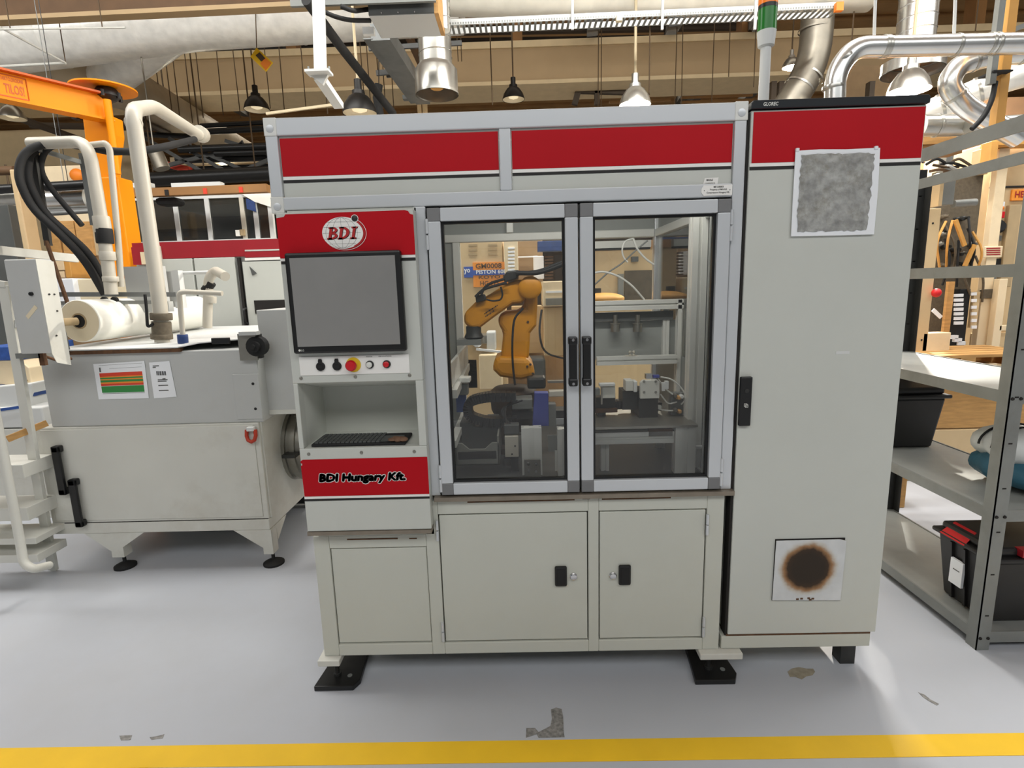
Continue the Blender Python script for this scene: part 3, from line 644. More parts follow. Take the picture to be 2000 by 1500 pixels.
for pts, r_ in (([(1008,533),(1050,534),(1080,524),(1108,512)], .010), ([(1008,535),(1055,530),(1085,517),(1108,508)], .008), ([(985,545),(960,552),(945,562),(940,576)], .006), ([(990,552),(960,560),(942,566),(928,580)], .006),
                ([(950,585),(962,588),(978,586),(982,576),(978,560)], .004), ([(1022,602),(1005,620),(1002,640),(1000,680),(1002,720),(1006,752)], .005)):
    MB().tube([at(x, y, .47) for x, y in pts], r_, 8, bend=.05).build('cable', 'rubber', rob)
# energy chains
def chain(pts, Y, wz, wy, label):
    P_ = [at(x, y, Y) for x, y in pts]; m_ = thing('cable_chain', label, 'cable chain', tuple(P_[-1]))
    tmp = MB().tube(P_, .001, 3, bend=.12, cap=False); cen = [sum((tmp.v[i*3+k] for k in range(3)), Vector())/3 for i in range(len(tmp.v)//3)]
    acc = 0; i = 0; L_ = MB()
    for a_, b_ in zip(cen[:-1], cen[1:]):
        n_ = max(1, int((b_-a_).length/.022))
        for k in range(n_): L_.bar(a_+(b_-a_)*(k+.06)/n_, a_+(b_-a_)*(k+.94)/n_, wy, wz, up=(0, .01, 1) if abs((b_-a_).normalized().z) < .9 else (1, 0, 0))
    L_.tube(cen, wz*.36, 6); L_.build('links', 'black', m_); return m_
chain([(1008,774),(950,774),(914,784),(914,812),(950,824),(1010,822)],   .36, .040, .06, 'black cable chain looped left of the robot base')
chain([(1290,792),(1205,788),(1172,796),(1174,820),(1210,824),(1300,820)], .40, .036, .06, 'dark cable chain looped on the bench behind right glass')
# grey bins at the left
bn = thing('parts_bin', 'grey plastic parts bin with handle slot inside left door', 'bin', tuple(at(932, 908, .22)))
Y = .22; zf0, zf1 = at(930, 909, Y).z, at(930, 866, Y).z; bx0, bx1 = at(889, 880, Y).x, at(975, 880, Y).x
zf0 = max(zf0, .808)
b = MB(); b.box(bx0, bx0+.008, Y, Y+.30, zf0, zf1+.03).box(bx1-.008, bx1, Y, Y+.30, zf0, zf1+.03).box(bx0, bx1, Y+.29, Y+.30, zf0, zf1+.03).box(bx0, bx1, Y, Y+.30, zf0, zf0+.008)
b.prism([(bx0, Y, zf0), (bx1, Y, zf0), (bx1, Y, zf1+.002), (bx1-.03, Y, zf1+.002), (bx1-.06, Y, zf1-.025), (bx0+.06, Y, zf1-.025), (bx0+.03, Y, zf1+.002), (bx0, Y, zf1+.002)], (0, .008, 0)); b.build('shell', 'bin_grey', bn, bevel=.002)
MB().box(bx0+.012, bx1-.012, Y-.003, Y+.002, zf0+.028, zf0+.062).build('handle_slot', 'dark_hole', bn, bevel=.002)
bz = thing('parts_bin', 'dark grey bin stacked higher behind the slotted bin', 'bin', tuple(at(938, 868, .34)))
b = MB(); a, c = at(900, 822, .345), at(972, 862, .345); b.prism([(a.x, .345, c.z-.05), (c.x, .345, c.z-.05), (c.x+.005, .345, a.z-.01), (c.x-.05, .345, a.z-.01), (c.x-.065, .345, a.z-.03), (a.x+.06, .345, a.z-.03), (a.x+.045, .345, a.z-.01), (a.x-.005, .345, a.z-.01)], (0, .16, 0)); b.build('shell', 'dark_grey', bz, bevel=.003)
# left slide: inclined aluminium door leaf and blue sheet
sl = thing('side_slide', 'slanting aluminium slide rail along left inner wall', 'rail', tuple(at(880, 850, .3)))
MB().bar(at(873, 742, .12), at(912, 690, .95), .012, .10).build('rail_plate', 'alu_in', sl)
MB().bar(at(886, 770, .2), at(912, 716, .95), .03, .035).build('rail', 'alu_in', sl)
MB().bar(at(884, 868, .15), at(912, 800, .7), .03, .03).build('rail', 'alu_in', sl)
MB().pbox(896, 738, 918, 748, .40, .06).build('clamp', 'alu_in', sl, bevel=.004); MB().pbox(895, 750, 914, 772, .42, .05).build('clamp', 'mid_grey', sl, bevel=.004)
tag(MB().pbox(891, 770, 910, 805, .45, .02).build('blue_sheet', 'blue_soft'), 'crumpled blue foil sheet hanging by left inner wall', 'sheet')
# grippers and stands in front of the robot
stn = thing('feeder_stand', 'slotted aluminium post with bracket below blue block', 'stand', tuple(at(1038, 936, .22)))
xa, zt, zb = at(1038, 850, .22), at(1038, 836, .22).z, .81
MB().profile((xa.x, .24, zb), (xa.x, .24, zt), .085, h=.05, up=(0, 1, 0)).build('post', 'alu_in', stn)
MB().pbox(1024, 898, 1056, 934, .19, .012).build('bracket', 'steel', stn)
for x in (1032, 1047):
    for y in (906, 920): p_ = at(x, y, .19); MB().lathe((p_.x, .19, p_.z), (0, -1, 0), [(0, .007), (.005, .006)], 10).build('bolt', 'chrome', stn)
bk = MB().prism([at(x, y, .30) for x, y in ((1044, 768), (1071, 768), (1072, 832), (1040, 832))], (0, .05, 0)).build('blue_block', 'blue', None, bevel=.002)
tag(bk, 'flat blue plastic block standing before the robot base', 'block')
gp = thing('gripper_unit', 'white pneumatic gripper block beside the slotted post', 'gripper', tuple(at(1000, 900, .24)))
MB().pbox(986, 852, 1013, 893, .24, .06).build('body', 'white_plastic', gp, bevel=.003)
MB().pbox(984, 830, 1014, 848, .25, .05).build('sensor', 'dark_grey', gp, bevel=.004); MB().pbox(1013, 850, 1020, 896, .26, .05).build('side_plate', 'steel', gp)
MB().pbox(984, 896, 998, 910, .25, .04).build('foot', 'dark_metal', gp); MB().pbox(998, 893, 1013, 934, .28, .04).build('foot', 'dark_metal', gp)
for x, y in ((1006, 871), (1000, 887)): p_ = at(x, y, .24); MB().lathe((p_.x, .24, p_.z), (0, -1, 0), [(0, .004), (.002, .004)], 8).build('screw', 'dark_metal', gp)
for i in range(3): MB().tube([at(990+i*4, 830, .27), at(984-i*6, 800, .33), at(1000+i*10, 782, .40)], .004, 6, bend=.05).build('hose', 'rubber', gp)
ac = thing('linear_axis', 'grey linear axis with motor lying behind cable chain', 'actuator', tuple(at(1030, 800, .46)))
MB().pbox(1000, 780, 1040, 800, .44, .10).build('carriage', 'mid_grey', ac, bevel=.004); MB().pbox(1000, 803, 1110, 818, .45, .09).build('rail', 'dark_metal', ac)
MB().pbox(1072, 764, 1110, 775, .42, .05).build('cover', 'white_plastic', ac, bevel=.003); MB().pbox(1070, 744, 1110, 748, .44, .03).build('rod', 'steel', ac); MB().pbox(1030, 738, 1066, 760, .44, .09).build('motor', 'dark_metal', ac, bevel=.01)
MB().pbox(1072, 790, 1086, 832, .40, .06).build('holder', 'mid_grey', ac)
ps = thing('corner_post_stand', 'slotted post with angled cable plate left of door gap', 'stand', tuple(at(1100, 936, .2)))
x_ = at(1101, 880, .2).x; MB().profile((x_, .22, .81), (x_, .22, at(1100, 838, .2).z), .05, up=(0, 1, 0)).build('post', 'alu_in', ps)
b = MB(); b.pbox(1070, 850, 1090, 882, .24, .006); b.build('plate', 'mid_grey', ps); MB().pbox(1084, 880, 1092, 920, .22, .004).build('bracket', 'alu_in', ps)
# ---- right hand bench
bench = thing('fixture_bench', 'aluminium fixture bench under steel table plate behind right door', 'bench', tuple(at(1250, 930, .25)))
Zt = at(1250, 830, .20).z; xl, xr = at(1140, 830, .2).x, at(1360, 830, .2).x
MB().box(xl, xr, .18, .62, Zt-.010, Zt).build('table_plate', 'steel', bench)
MB().profile((at(1338, 880, .2).x, .22, .808), (at(1338, 880, .2).x, .22, Zt-.01), .085, h=.05, up=(0, 1, 0)).build('leg', 'alu_in', bench)
MB().profile((at(1182, 880, .25).x, .27, .808), (at(1182, 880, .25).x, .27, Zt-.07), .035, up=(0, 1, 0)).build('leg', 'alu_in', bench)
MB().profile((xl, .24, at(1230, 855, .22).z), (at(1318, 860, .22).x, .24, at(1230, 855, .22).z), .05).build('cross_beam', 'alu_in', bench)
MB().pbox(1267, 838, 1314, 852, .215, .02).build('brown_pad', 'rust', bench)
MB().profile((xr-.05, .58, .808), (xr-.05, .58, Zt-.01), .04, up=(0, 1, 0)).build('leg', 'alu_in', bench)
b = MB(); b.pbox(1352, 872, 1375, 876, .24, .02); b.pbox(1352, 874, 1356, 912, .24, .02); b.build('hook_bracket', 'white', bench)
b = MB().pbox(1200, 885, 1292, 912, .58, .01); vb = b.build('louvre_plate', 'dark_metal', bench)
for i in range(11): MB().pbox(1222+i*6, 888, 1225+i*6, 909, .575, .006).build('slat', 'dark_grey', vb)
# fixtures standing on the bench
fx = thing('clamp_fixture', 'square grey clamp plate with four bolts on the bench', 'fixture', tuple(at(1268, 780, .30)))
zb2 = Zt+.001
a, c = at(1251, 743, .30), at(1288, 778, .30)
MB().prism([(a.x, .30, c.z), (c.x, .30, c.z), (c.x, .30, a.z-.01), (c.x-.01, .30, a.z), (a.x+.01, .30, a.z), (a.x, .30, a.z-.01)], (0, .02, 0)).build('plate', 'white_paint', fx, bevel=.002)
MB().box(a.x, c.x, .32, .50, Zt, c.z+.02).build('base', 'dark_metal', fx)
for x in (1258, 1281):
    for y in (745, 766): p_ = at(x, y, .30); MB().lathe((p_.x, .30, p_.z), (0, -1, 0), [(0, .006), (.003, .005)], 10).build('bolt', 'steel', fx)
MB().pbox(1262, 731, 1274, 740, .32, .03).build('fitting', 'chrome', fx); MB().pbox(1276, 733, 1288, 738, .32, .02).build('fitting', 'blue', fx)
MB().pbox(1293, 748, 1299, 764, .31, .02).build('hook', 'white', fx); MB().pbox(1299, 745, 1306, 760, .31, .02).build('hook', 'white', fx)
fy = thing('clamp_block', 'pair of pale clamp blocks left of square plate', 'fixture', tuple(at(1232, 765, .34)))
MB().pbox(1222, 743, 1237, 764, .34, .06).build('block', 'white_paint', fy, bevel=.003); MB().pbox(1238, 745, 1245, 766, .33, .05).build('block', 'white', fy, bevel=.003); MB().pbox(1216, 764, 1250, 800, .36, .10).build('base', 'dark_metal', fy)
fz = thing('pneumatic_gripper', 'white bracketed gripper head by the door gap on bench', 'fixture', tuple(at(1190, 790, .32)))
MB().pbox(1171, 749, 1202, 755, .31, .03).build('arm', 'white', fz, bevel=.003); MB().pbox(1176, 756, 1202, 778, .32, .05).build('body', 'white_paint', fz, bevel=.003); MB().pbox(1174, 752, 1177, 790, .315, .01).build('rod', 'steel', fz); MB().pbox(1160, 760, 1172, 772, .32, .04).build('valve', 'mid_grey', fz); MB().pbox(1158, 798, 1206, 806, .36, .06).build('foot_plate', 'rust', fz); MB().pbox(1164, 776, 1202, 800, .37, .06).build('base', 'dark_metal', fz)
fv = thing('valve_island', 'brass and white valve island with hoses at bench end', 'valve', tuple(at(1325, 808, .34)))
for i, (x, y) in enumerate(((1317, 772), (1324, 776), (1330, 774), (1318, 800), (1326, 803))): p_ = at(x, y, .34); MB().lathe((p_.x, .35, p_.z), (0, -1, 0), [(0, .010), (.02, .010), (.03, .006)], 10).build('fitting', ('steel', 'wood', 'white')[i % 3], fv)
MB().pbox(1310, 768, 1335, 810, .355, .04).build('block', 'mid_grey', fv, bevel=.003); MB().pbox(1254, 793, 1292, 800, .33, .02).build('lever', 'white_paint', fv)
for pts in ([(1290,736),(1312,740),(1332,758),(1342,778),(1330,790)], [(1290,770),(1305,790),(1322,785)], [(1285,740),(1300,760),(1320,775)], [(1285,798),(1300,802),(1318,802)]):
    MB().tube([at(x, y, .335) for x, y in pts], .0035, 6, bend=.05).build('hose', 'transparent_tube', fv)
# tool rack behind the bench
tr_ = thing('tool_rack', 'slotted aluminium rack with two hanging steel cylinders', 'rack', tuple(at(1260, 710, .62)))
Yr = .60
xL, xR = at(1140, 600, Yr).x, at(1338, 600, Yr).x
zt_ = at(1240, 596, Yr).z; MB().profile((xL, Yr+.02, zt_), (xR, Yr+.02, zt_), .045, h=.045).build('top_beam', 'alu_in', tr_)
MB().profile((xR-.01, Yr+.02, .81), (xR-.01, Yr+.02, zt_+.02), .045, up=(0, 1, 0)).build('post', 'alu_in', tr_)
MB().profile((xR+.04, Yr+.12, .81), (xR+.04, Yr+.12, zt_+.02), .05, up=(0, 1, 0)).build('post', 'alu_in', tr_)
MB().profile((at(1165, 705, Yr).x, Yr, at(1240, 703, Yr).z), (at(1320, 698, Yr).x, Yr, at(1240, 703, Yr).z), .04).build('shelf_beam', 'alu_in', tr_)
MB().pbox(1158, 609, 1315, 626, Yr+.03, .02).build('bar', 'dark_grey', tr_)
MB().pbox(1158, 626, 1330, 700, Yr+.06, .008).build('rear_plate', 'cell_wall', tr_)
MB().profile((at(1305, 640, Yr).x, Yr+.05, at(1240, 700, Yr).z), (at(1305, 640, Yr).x, Yr+.05, zt_), .03, up=(0, 1, 0)).build('post', 'alu_in', tr_)
for x in (1203, 1247):
    p_ = at(x, 632, Yr); MB().lathe((p_.x, Yr+.02, p_.z-.04), (0, 0, 1), [(0, .022), (.035, .022), (.036, .024), (.040, .024), (.041, .010), (.08, .010)], 18).build('steel_cylinder', 'steel', tr_)
b = MB()
p_ = at(1235, 691, Yr-.02)
for i in range(4): b.sphere((p_.x+.012*math.cos(i*1.57+.78), Yr-.01, p_.z+.010*math.sin(i*1.57+.78)), .008, 8)
b.box(p_.x-.03, p_.x+.025, Yr-.01, Yr+.02, p_.z-.02, p_.z-.010); b.build('hand_knob', 'white_plastic', tr_)
# inner posts at the right wall
ip = thing('inner_post', 'tall slotted aluminium post inside right door', 'post', tuple(at(1365, 930, .16)))
x_ = at(1367, 600, .16).x
MB().profile((x_+.03, .30, .808), (x_+.03, .30, 1.858), .06, up=(0, 1, 0)).build('profile', 'alu_in', ip)
MB().profile((x_+.05, .16, .808), (x_+.05, .16, 1.858), .035, up=(0, 1, 0)).build('profile', 'cell_wall', ip)
# white air hoses and grey cables hanging from the cell ceiling
for pts, r_, m_, lb in (([(1237,466),(1220,470),(1214,490),(1219,505),(1226,512)], .004, 'transparent_tube', 'short white air hose curling from cell ceiling'),
                        ([(1237,466),(1243,485),(1260,505),(1277,517)], .005, 'transparent_tube', 'thick white air hose arching to rear post'),
                        ([(1155,534),(1175,530),(1195,534),(1213,542),(1235,558),(1258,585)], .005, 'transparent_tube', 'long white air hose arching above tool rack'),
                        ([(1265,470),(1240,490),(1215,515),(1190,530),(1157,560)], .004, 'mid_grey', 'grey cable sloping across right glass door')):
    o = MB().tube([at(x, y, .72) for x, y in pts], r_, 8, bend=.08).build('air_hose', m_); tag(o, lb, 'hose')
ct = thing('cable_duct', 'grey cable trunking along rear beam of the cell', 'trunking', tuple(at(1220, 485, 1.0)))
MB().pbox(1150, 470, 1272, 484, 1.0, .05).build('channel', 'alu_in', ct); MB().pbox(1150, 484, 1270, 488, 1.01, .04).build('lip', 'dark_metal', ct)
# ================================================================== coolant paper filter, left of the cell
fl = thing('paper_band_filter', 'white coolant filter tank on legs left of the robot cell', 'machine', (-2.1, 1.4, 0))
FY = 1.0
MB().box(-2.79, -1.50, FY, 1.95, .30, .88).build('lower_tank', 'white_paint', fl, bevel=.004)
MB().box(-2.76, -1.53, FY-.006, FY, .315, .868).build('front_door', 'white_paint', fl, bevel=.003)
MB().box(-2.80, -1.50, FY-.004, 1.96, .232, .298).build('base_rail', 'white_paint', fl, bevel=.004)
MB().box(-2.79, -1.505, FY-.001, FY+.02, .296, .302).build('rail_gap', 'gap', fl)
for cx in (-2.43, -1.525):
    lw = .06 if cx > -2 else .075
    MB().box(cx-lw/2, cx+lw/2, FY-.002, FY+.07, .075, .232).build('leg', 'white_paint', fl, bevel=.003)
    g = MB()
    g.prism([(cx-lw/2-.14 if cx < -2 else cx-lw/2-.16, FY-.004, .232), (cx+lw/2+(.14 if cx < -2 else 0), FY-.004, .232), (cx+lw/2, FY-.004, .14), (cx-lw/2, FY-.004, .12)], (0, .008, 0))
    g.build('gusset', 'white_paint', fl)
    MB().lathe((cx+.01, FY+.03, 0), (0, 0, 1), [(0, .060), (.012, .060), (.028, .030), (.034, .010), (.10, .010)], 20).build('levelling_foot', 'rubber', fl)
for cx in (-2.43, -1.535):
    MB().box(cx-.035, cx+.035, 1.86, 1.93, .075, .232).build('leg', 'white_paint', fl); MB().lathe((cx, 1.9, 0), (0, 0, 1), [(0, .06), (.02, .06), (.03, .01), (.10, .01)], 16).build('levelling_foot', 'rubber', fl)
MB().prism([(-1.505, 1.07, .232), (-1.505, 1.22, .232), (-1.505, 1.08, .13)], (.008, 0, 0)).build('gusset', 'white_paint', fl)
for (xa, ya, xb, yb) in ((119, 868, 134, 962), (151, 932, 166, 1024)):
    p0, p1 = at(xa, ya, FY), at(xb, yb, FY); cx = (p0.x+p1.x)/2
    h = MB(); h.box(cx-.022, cx+.022, FY-.05, FY-.028, p1.z, p0.z); h.box(cx-.022, cx+.022, FY-.05, FY-.006, p1.z, p1.z+.04); h.box(cx-.022, cx+.022, FY-.05, FY-.006, p0.z-.04, p0.z); h.build('door_handle', 'black', fl, bevel=.008)
MB().box(-2.78, -1.52, 1.93, 1.945, .012, .24).build('rear_light_block', 'dark_metal', fl)  # added unseen panel, blocks light from behind under the tank
# upper tank
MB().box(-2.70, -1.475, FY+.012, 2.45, .88, 1.300).build('upper_tank', 'tank_grey', fl, bevel=.006)
MB().box(-2.60, -1.89, FY-.008, FY+.03, 1.296, 1.316).build('tray_edge', 'rust', fl)
MB().prism([(-2.66, FY-.01, 1.318), (-1.90, FY-.01, 1.318), (-1.80, FY+.04, 1.336), (-1.60, FY+.10, 1.345), (-1.48, FY+.3, 1.345), (-1.48, 2.42, 1.345), (-2.66, 2.42, 1.345)], (0, 0, .006)).build('cover_sheet', 'white', fl)
MB().box(-1.62, -1.475, FY+.006, FY+.016, .90, 1.16).build('service_plate', 'tank_grey', fl, bevel=.002)
for x, y in ((493, 750), (498, 799)): p_ = at(x, y, FY); MB().lathe((p_.x, FY+.007, p_.z), (0, -1, 0), [(0, .009), (.004, .007)], 12).build('bolt', 'black', fl)
# neighbouring tank end, collar on the side
MB().box(-1.49, -.90, 1.10, 1.80, .925, 1.51).build('end_tank', 'tank_grey', fl, bevel=.004)
MB().box(-1.49, -.90, 1.095, 1.12, .905, .930).build('end_rail', 'white_paint', fl)
MB().prism([(-1.503, 1.02, .30), (-1.503, 1.9, .30), (-1.503, 1.9, .90), (-1.503, 1.02, .88)], (.012, 0, 0)).build('side_plate', 'white_paint', fl)
cl = MB().lathe((-1.50, 1.46, .63), (1, 0, 0), [(0, .24), (.03, .24), (.032, .225), (.06, .225), (.062, .24), (.09, .24), (.092, .225), (.16, .225)], 32).build('duct_collar', 'steel', fl)
MB().box(-1.46, -1.38, 1.16, 1.28, .615, .635).build('clamp_bolt', 'dark_metal', cl)
# shackle
sh = MB(); p_ = at(493, 850, FY-.01)
sh.tube([(p_.x-.024, FY-.02, p_.z+.035), (p_.x-.026, FY-.025, p_.z), (p_.x-.018, FY-.028, p_.z-.025), (p_.x, FY-.03, p_.z-.034), (p_.x+.018, FY-.028, p_.z-.025), (p_.x+.026, FY-.025, p_.z), (p_.x+.024, FY-.02, p_.z+.035)], .0105, 10)
sh.build('shackle', 'shackle', fl); MB().box(p_.x-.02, p_.x+.022, FY-.035, FY-.006, p_.z+.028, p_.z+.052).build('lifting_lug', 'white', fl, bevel=.004)
# drive motor at the right end of the tray
MB().pbox(466, 652, 501, 704, FY-.02, .012).build('bearing_plate', 'steel', fl); MB().pbox(466, 648, 500, 655, FY-.05, .05).build('bearing_roof', 'tank_grey', fl)
p_ = at(508, 677, FY-.03); MB().lathe((p_.x-.03, FY+.03, p_.z), (0, -1, 0), [(0, .055), (.05, .055), (.052, .03), (.075, .03), (.077, .014), (.09, .014)], 18).build('drive_motor', 'rubber', fl)
for z in (-.05, .05): MB().box(p_.x-.05, p_.x-.01, FY-.01, FY+.03, p_.z+z-.018, p_.z+z+.018).build('terminal_box', 'dark_metal', fl, bevel=.004)
MB().pbox(412, 660, 447, 672, FY+.05, .02).build('lid_handle', 'black', fl, bevel=.004)
# left drive housing
a = at(6, 507, .72); c = at(98, 690, .72)
hs = thing('drive_housing', 'tall grey sheet-metal drive housing at left of the paper roll', 'housing', ((a.x+c.x)/2, .85, c.z))
xh0, xh1 = at(6, 507, .72).x, at(68, 505, .72).x
MB().prism([(xh0, .72, c.z), (xh1, .72, c.z), (xh1, .72, a.z), (xh0, .72, a.z)], (0, .10, 0)).build('shell', 'tank_grey', hs, bevel=.006)
MB().prism([(xh1, .72, c.z), (xh1+.004, .735, c.z-.05), (xh1+.004, .82, c.z-.075), (xh1+.004, .82, a.z-.01), (xh1, .72, a.z)], (.003, 0, 0)).build('side_cover', 'white_paint', hs)
p_ = at(62, 574, .72); MB().lathe((p_.x, .72, p_.z), (0, -1, 0), [(0, .010), (.01, .009)], 12).build('knob', 'black', hs)
q_ = at(62, 609, .72); MB().prism([(q_.x-.034, .7195, q_.z-.020), (q_.x-.022, .7195, q_.z-.036), (q_.x+.034, .7195, q_.z+.018), (q_.x+.022, .7195, q_.z+.034)], (0, -.0008, 0)).build('tape', 'paper_end', hs)
for i, (x, y) in enumerate(((88, 575), (100, 575), (108, 655), (94, 608))): p_ = at(x, y, .78); MB().lathe((xh1+.006, .76+.03*(i % 2), p_.z), (1, 0, 0), [(0, .005), (.004, .004)], 8).build('screw', 'dark_metal', hs)
MB().pbox(76, 690, 86, 714, .80, .02).build('hook', 'rust', hs); MB().tube([at(85, 695, .82), at(115, 705, .9), at(140, 700, .95)], .008, 8).build('arm', 'rust', hs)
gd = at(113, 645, .98); b = MB(); b.prism([(gd.x-.015, .98, gd.z-.10), (gd.x+.035, .98, gd.z-.13), (gd.x+.03, .98, gd.z-.02), (gd.x, .98, gd.z+.10), (gd.x-.02, .98, gd.z+.13)], (0, .02, 0)); b.build('guide_plate', 'dark_grey', hs)
MB().pbox(30, 690, 78, 700, .80, .10).build('bracket', 'mid_grey', hs)
# paper roll, its axis running away from the viewer
RR = .122; na = at(158, 646, 1.13); zc_ = 1.353+RR; fa_ = at(388, 630, 2.25)
roll = thing('paper_roll', 'big white filter paper roll lying across the filter tank', 'paper roll', ((na.x+fa_.x)/2, 1.6, 1.353))
r0 = Vector((na.x, 1.13, zc_)); ax = (Vector((fa_.x, 2.25, zc_))-r0); RL = ax.length; ax.normalize()
MB().lathe(r0, ax, [(0, .045), (.0005, RR-.004), (.004, RR), (RL-.004, RR), (RL, RR-.004)], 44).build('paper', 'paper', roll)
MB().lathe(r0-ax*.002, ax, [(0, .046), (.0015, RR-.005)], 44, caps=False).build('roll_end', 'paper_end', roll)
MB().lathe(r0-ax*.004, ax, [(0, .045), (.006, .045)], 24).build('core', 'paper_core', roll); MB().lathe(r0-ax*.006, ax, [(0, .037), (.004, .037)], 24).build('core_hole', 'dark_hole', roll)
MB().lathe(r0-ax*.13+Vector((-.05, 0, 0)), (ax+Vector((.35, 0, 0))).normalized(), [(0, .022), (.13, .022)], 16).build('shaft', 'paper_core', roll)
# posted sheets
sh1 = thing('notice_sheet', 'posted sheet with orange, green and red table rows', 'paper notice', tuple(at(240, 775, FY+.008)))
def sheet_quad(o_, pts, m_, name, dy=0): MB().prism([at(x, y, FY+.009-dy) for x, y in pts], (0, -.0006, 0)).build(name, m_, o_)
sheet_quad(sh1, [(182,711),(282,705),(291,778),(193,780)], 'sheet', 'page')
def sub(t0, t1, s0=.09, s1=.93):   # rows across the page
    tl, tr, br, bl = (182,711),(282,705),(291,778),(193,780)
    def P2(s, t): return (tl[0]*(1-s)*(1-t)+tr[0]*s*(1-t)+br[0]*s*t+bl[0]*(1-s)*t, tl[1]*(1-s)*(1-t)+tr[1]*s*(1-t)+br[1]*s*t+bl[1]*(1-s)*t)
    return [P2(s0, t0), P2(s1, t0), P2(s1, t1), P2(s0, t1)]
for t0, t1, m_ in ((.27,.37,'red_print'),(.37,.40,'orange_print'),(.40,.44,'green_print'),(.44,.47,'orange_print'),(.47,.53,'green_print'),(.53,.57,'orange_print'),(.57,.63,'red_print'),(.64,.82,'green_print')): sheet_quad(sh1, sub(t0, t1), m_, 'table_row', .0008)
sheet_quad(sh1, sub(.05, .055, .1, .95), 'ink_grey', 'ruled_line', .0008); sheet_quad(sh1, sub(.11, .24, .1, .13), 'ink_grey', 'ruled_line', .0008); sheet_quad(sh1, sub(.15, .155, .3, .93), 'ink_grey', 'ruled_line', .0008); sheet_quad(sh1, sub(.84, .85, .1, .93), 'ink_grey', 'ruled_line', .0008)
sh2 = thing('notice_sheet', 'narrow white label sheet with barcode and short lines', 'paper notice', tuple(at(320, 775, FY+.008)))
sheet_quad(sh2, [(291,708),(331,705),(345,775),(301,778)], 'sheet', 'page')
for i in range(9): sheet_quad(sh2, [(305+i*2.2,725),(306+i*2.2+(i % 2)*.6,725),(307+i*2.2+(i % 2)*.6,733),(306+i*2.2,733)], 'ink', 'barcode_bar', .0008)
for y, x0_, x1_ in ((714,298,310),(717,298,304),(741,308,327),(744,308,325),(752,309,328),(762,310,329),(739,317,323)): sheet_quad(sh2, [(x0_,y),(x1_,y-.6),(x1_+.5,y+1.4),(x0_+.5,y+2)], 'ink_grey', 'printed_line', .0008)
# pipes rising from the filter
def pipe(pts, r, m_, name, label, cat='pipe', bend=.1, n=14, rings=()):
    P_ = [at(*p) for p in pts]; low = min(P_, key=lambda v: v.z); o_ = thing(name, label, cat, tuple(low)); MB().tube(P_, r, n, bend=bend).build('tube', m_, o_)
    for (x, y, Y, rr, ln, mm) in rings:
        c_ = at(x, y, Y); d_ = min(((P_[i], P_[i+1]) for i in range(len(P_)-1)), key=lambda s_: ((s_[0]+s_[1])/2-c_).length); dv = (d_[1]-d_[0]).normalized()
        MB().lathe(c_-dv*ln/2, dv, [(0, rr*.96), (ln*.1, rr), (ln*.9, rr), (ln, rr*.96)], n).build('fitting', mm, o_)
    return o_
bp = pipe([(317,668,1.15),(313,600,1.15),(258,215,1.15),(300,208,1.6),(395,268,2.6)], .040, 'white_plastic', 'supply_pipe', 'tall white plastic pipe with elbow above the paper roll', bend=.09,
     rings=((316,645,1.15,.052,.10,'valve_brown'),(315,618,1.15,.058,.04,'valve_brown'),(316,657,1.15,.058,.03,'valve_brown'),(261,240,1.15,.044,.02,'white_plastic'),(392,262,2.55,.06,.10,'white_plastic')))
MB().tube([at(300,632,1.1), at(288,640,1.1), at(286,600,1.08), at(283,575,1.08)], .008, 8, bend=.03).build('lever', 'rubber', bp)
pipe([(218,575,1.25),(205,470,1.25),(176,300,1.25),(160,277,1.3),(60,280,1.4)], .034, 'white_plastic', 'supply_pipe', 'white plastic pipe with black coupling beside the crane column', rings=((204,461,1.25,.045,.085,'rubber'),(200,440,1.25,.044,.10,'white_plastic'),(210,500,1.25,.042,.05,'white_plastic'),(216,545,1.25,.042,.03,'white_plastic')))
pipe([(237,560,1.3),(231,470,1.3),(214,290,1.3),(206,280,1.3),(150,286,1.5)], .017, 'white_plastic', 'supply_pipe', 'thin white pipe bent beside the crane column', bend=.06)
pipe([(405,640,1.4),(407,545,1.4),(420,528,1.4),(440,540,1.3)], .028, 'white_plastic', 'return_pipe', 'white pipe with hooked top behind the paper roll', bend=.05, rings=((407,560,1.4,.029,.07,'rubber'),(412,585,1.4,.032,.04,'white_plastic')))
pipe([(357,655,1.05),(350,572,1.05),(360,570,1.05),(434,573,1.05)], .014, 'white_plastic', 'drain_pipe', 'slim white pipe bent right above blue valve', bend=.04, rings=((357,662,1.05,.028,.05,'sign_navy'),))
MB().tube([at(340,534,1.5), at(410,532,1.5)], .012, 10).build('handrail', 'white', bp)
# frame bars behind the roll
fr1 = thing('guide_frame', 'grey steel guide frame standing behind the paper roll', 'frame', tuple(at(220, 600, 1.5)))
for pts, w_, h_, m_ in (([(104,575,1.4),(345,575,1.4)], .02, .028, 'beam_grey'), ([(104,592,1.38),(320,590,1.38)], .02, .022, 'rack'), ([(104,560,1.35),(108,600,1.35)], .02, .02, 'rust')): MB().bar(at(*pts[0]), at(*pts[1]), w_, h_).build('bar', m_, fr1)
for x0_, y0_, x1_, y1_, m_, Y_ in ((245,520,318,590,'tank_grey',1.52),(318,530,340,600,'tank_grey',1.60),(338,528,352,602,'white',1.44)): MB().pbox(x0_, y0_, x1_, y1_, Y_, .05).build('sheet', m_, fr1)
MB().pbox(104, 592, 330, 612, 1.5, .05).build('tray_back', 'tank_grey', fr1)
for x in (204, 224): p_ = at(x, 586, 1.36); MB().lathe((p_.x, 1.37, p_.z), (0, -1, 0), [(0, .02), (.02, .02)], 12).build('grommet', 'rubber', fr1)
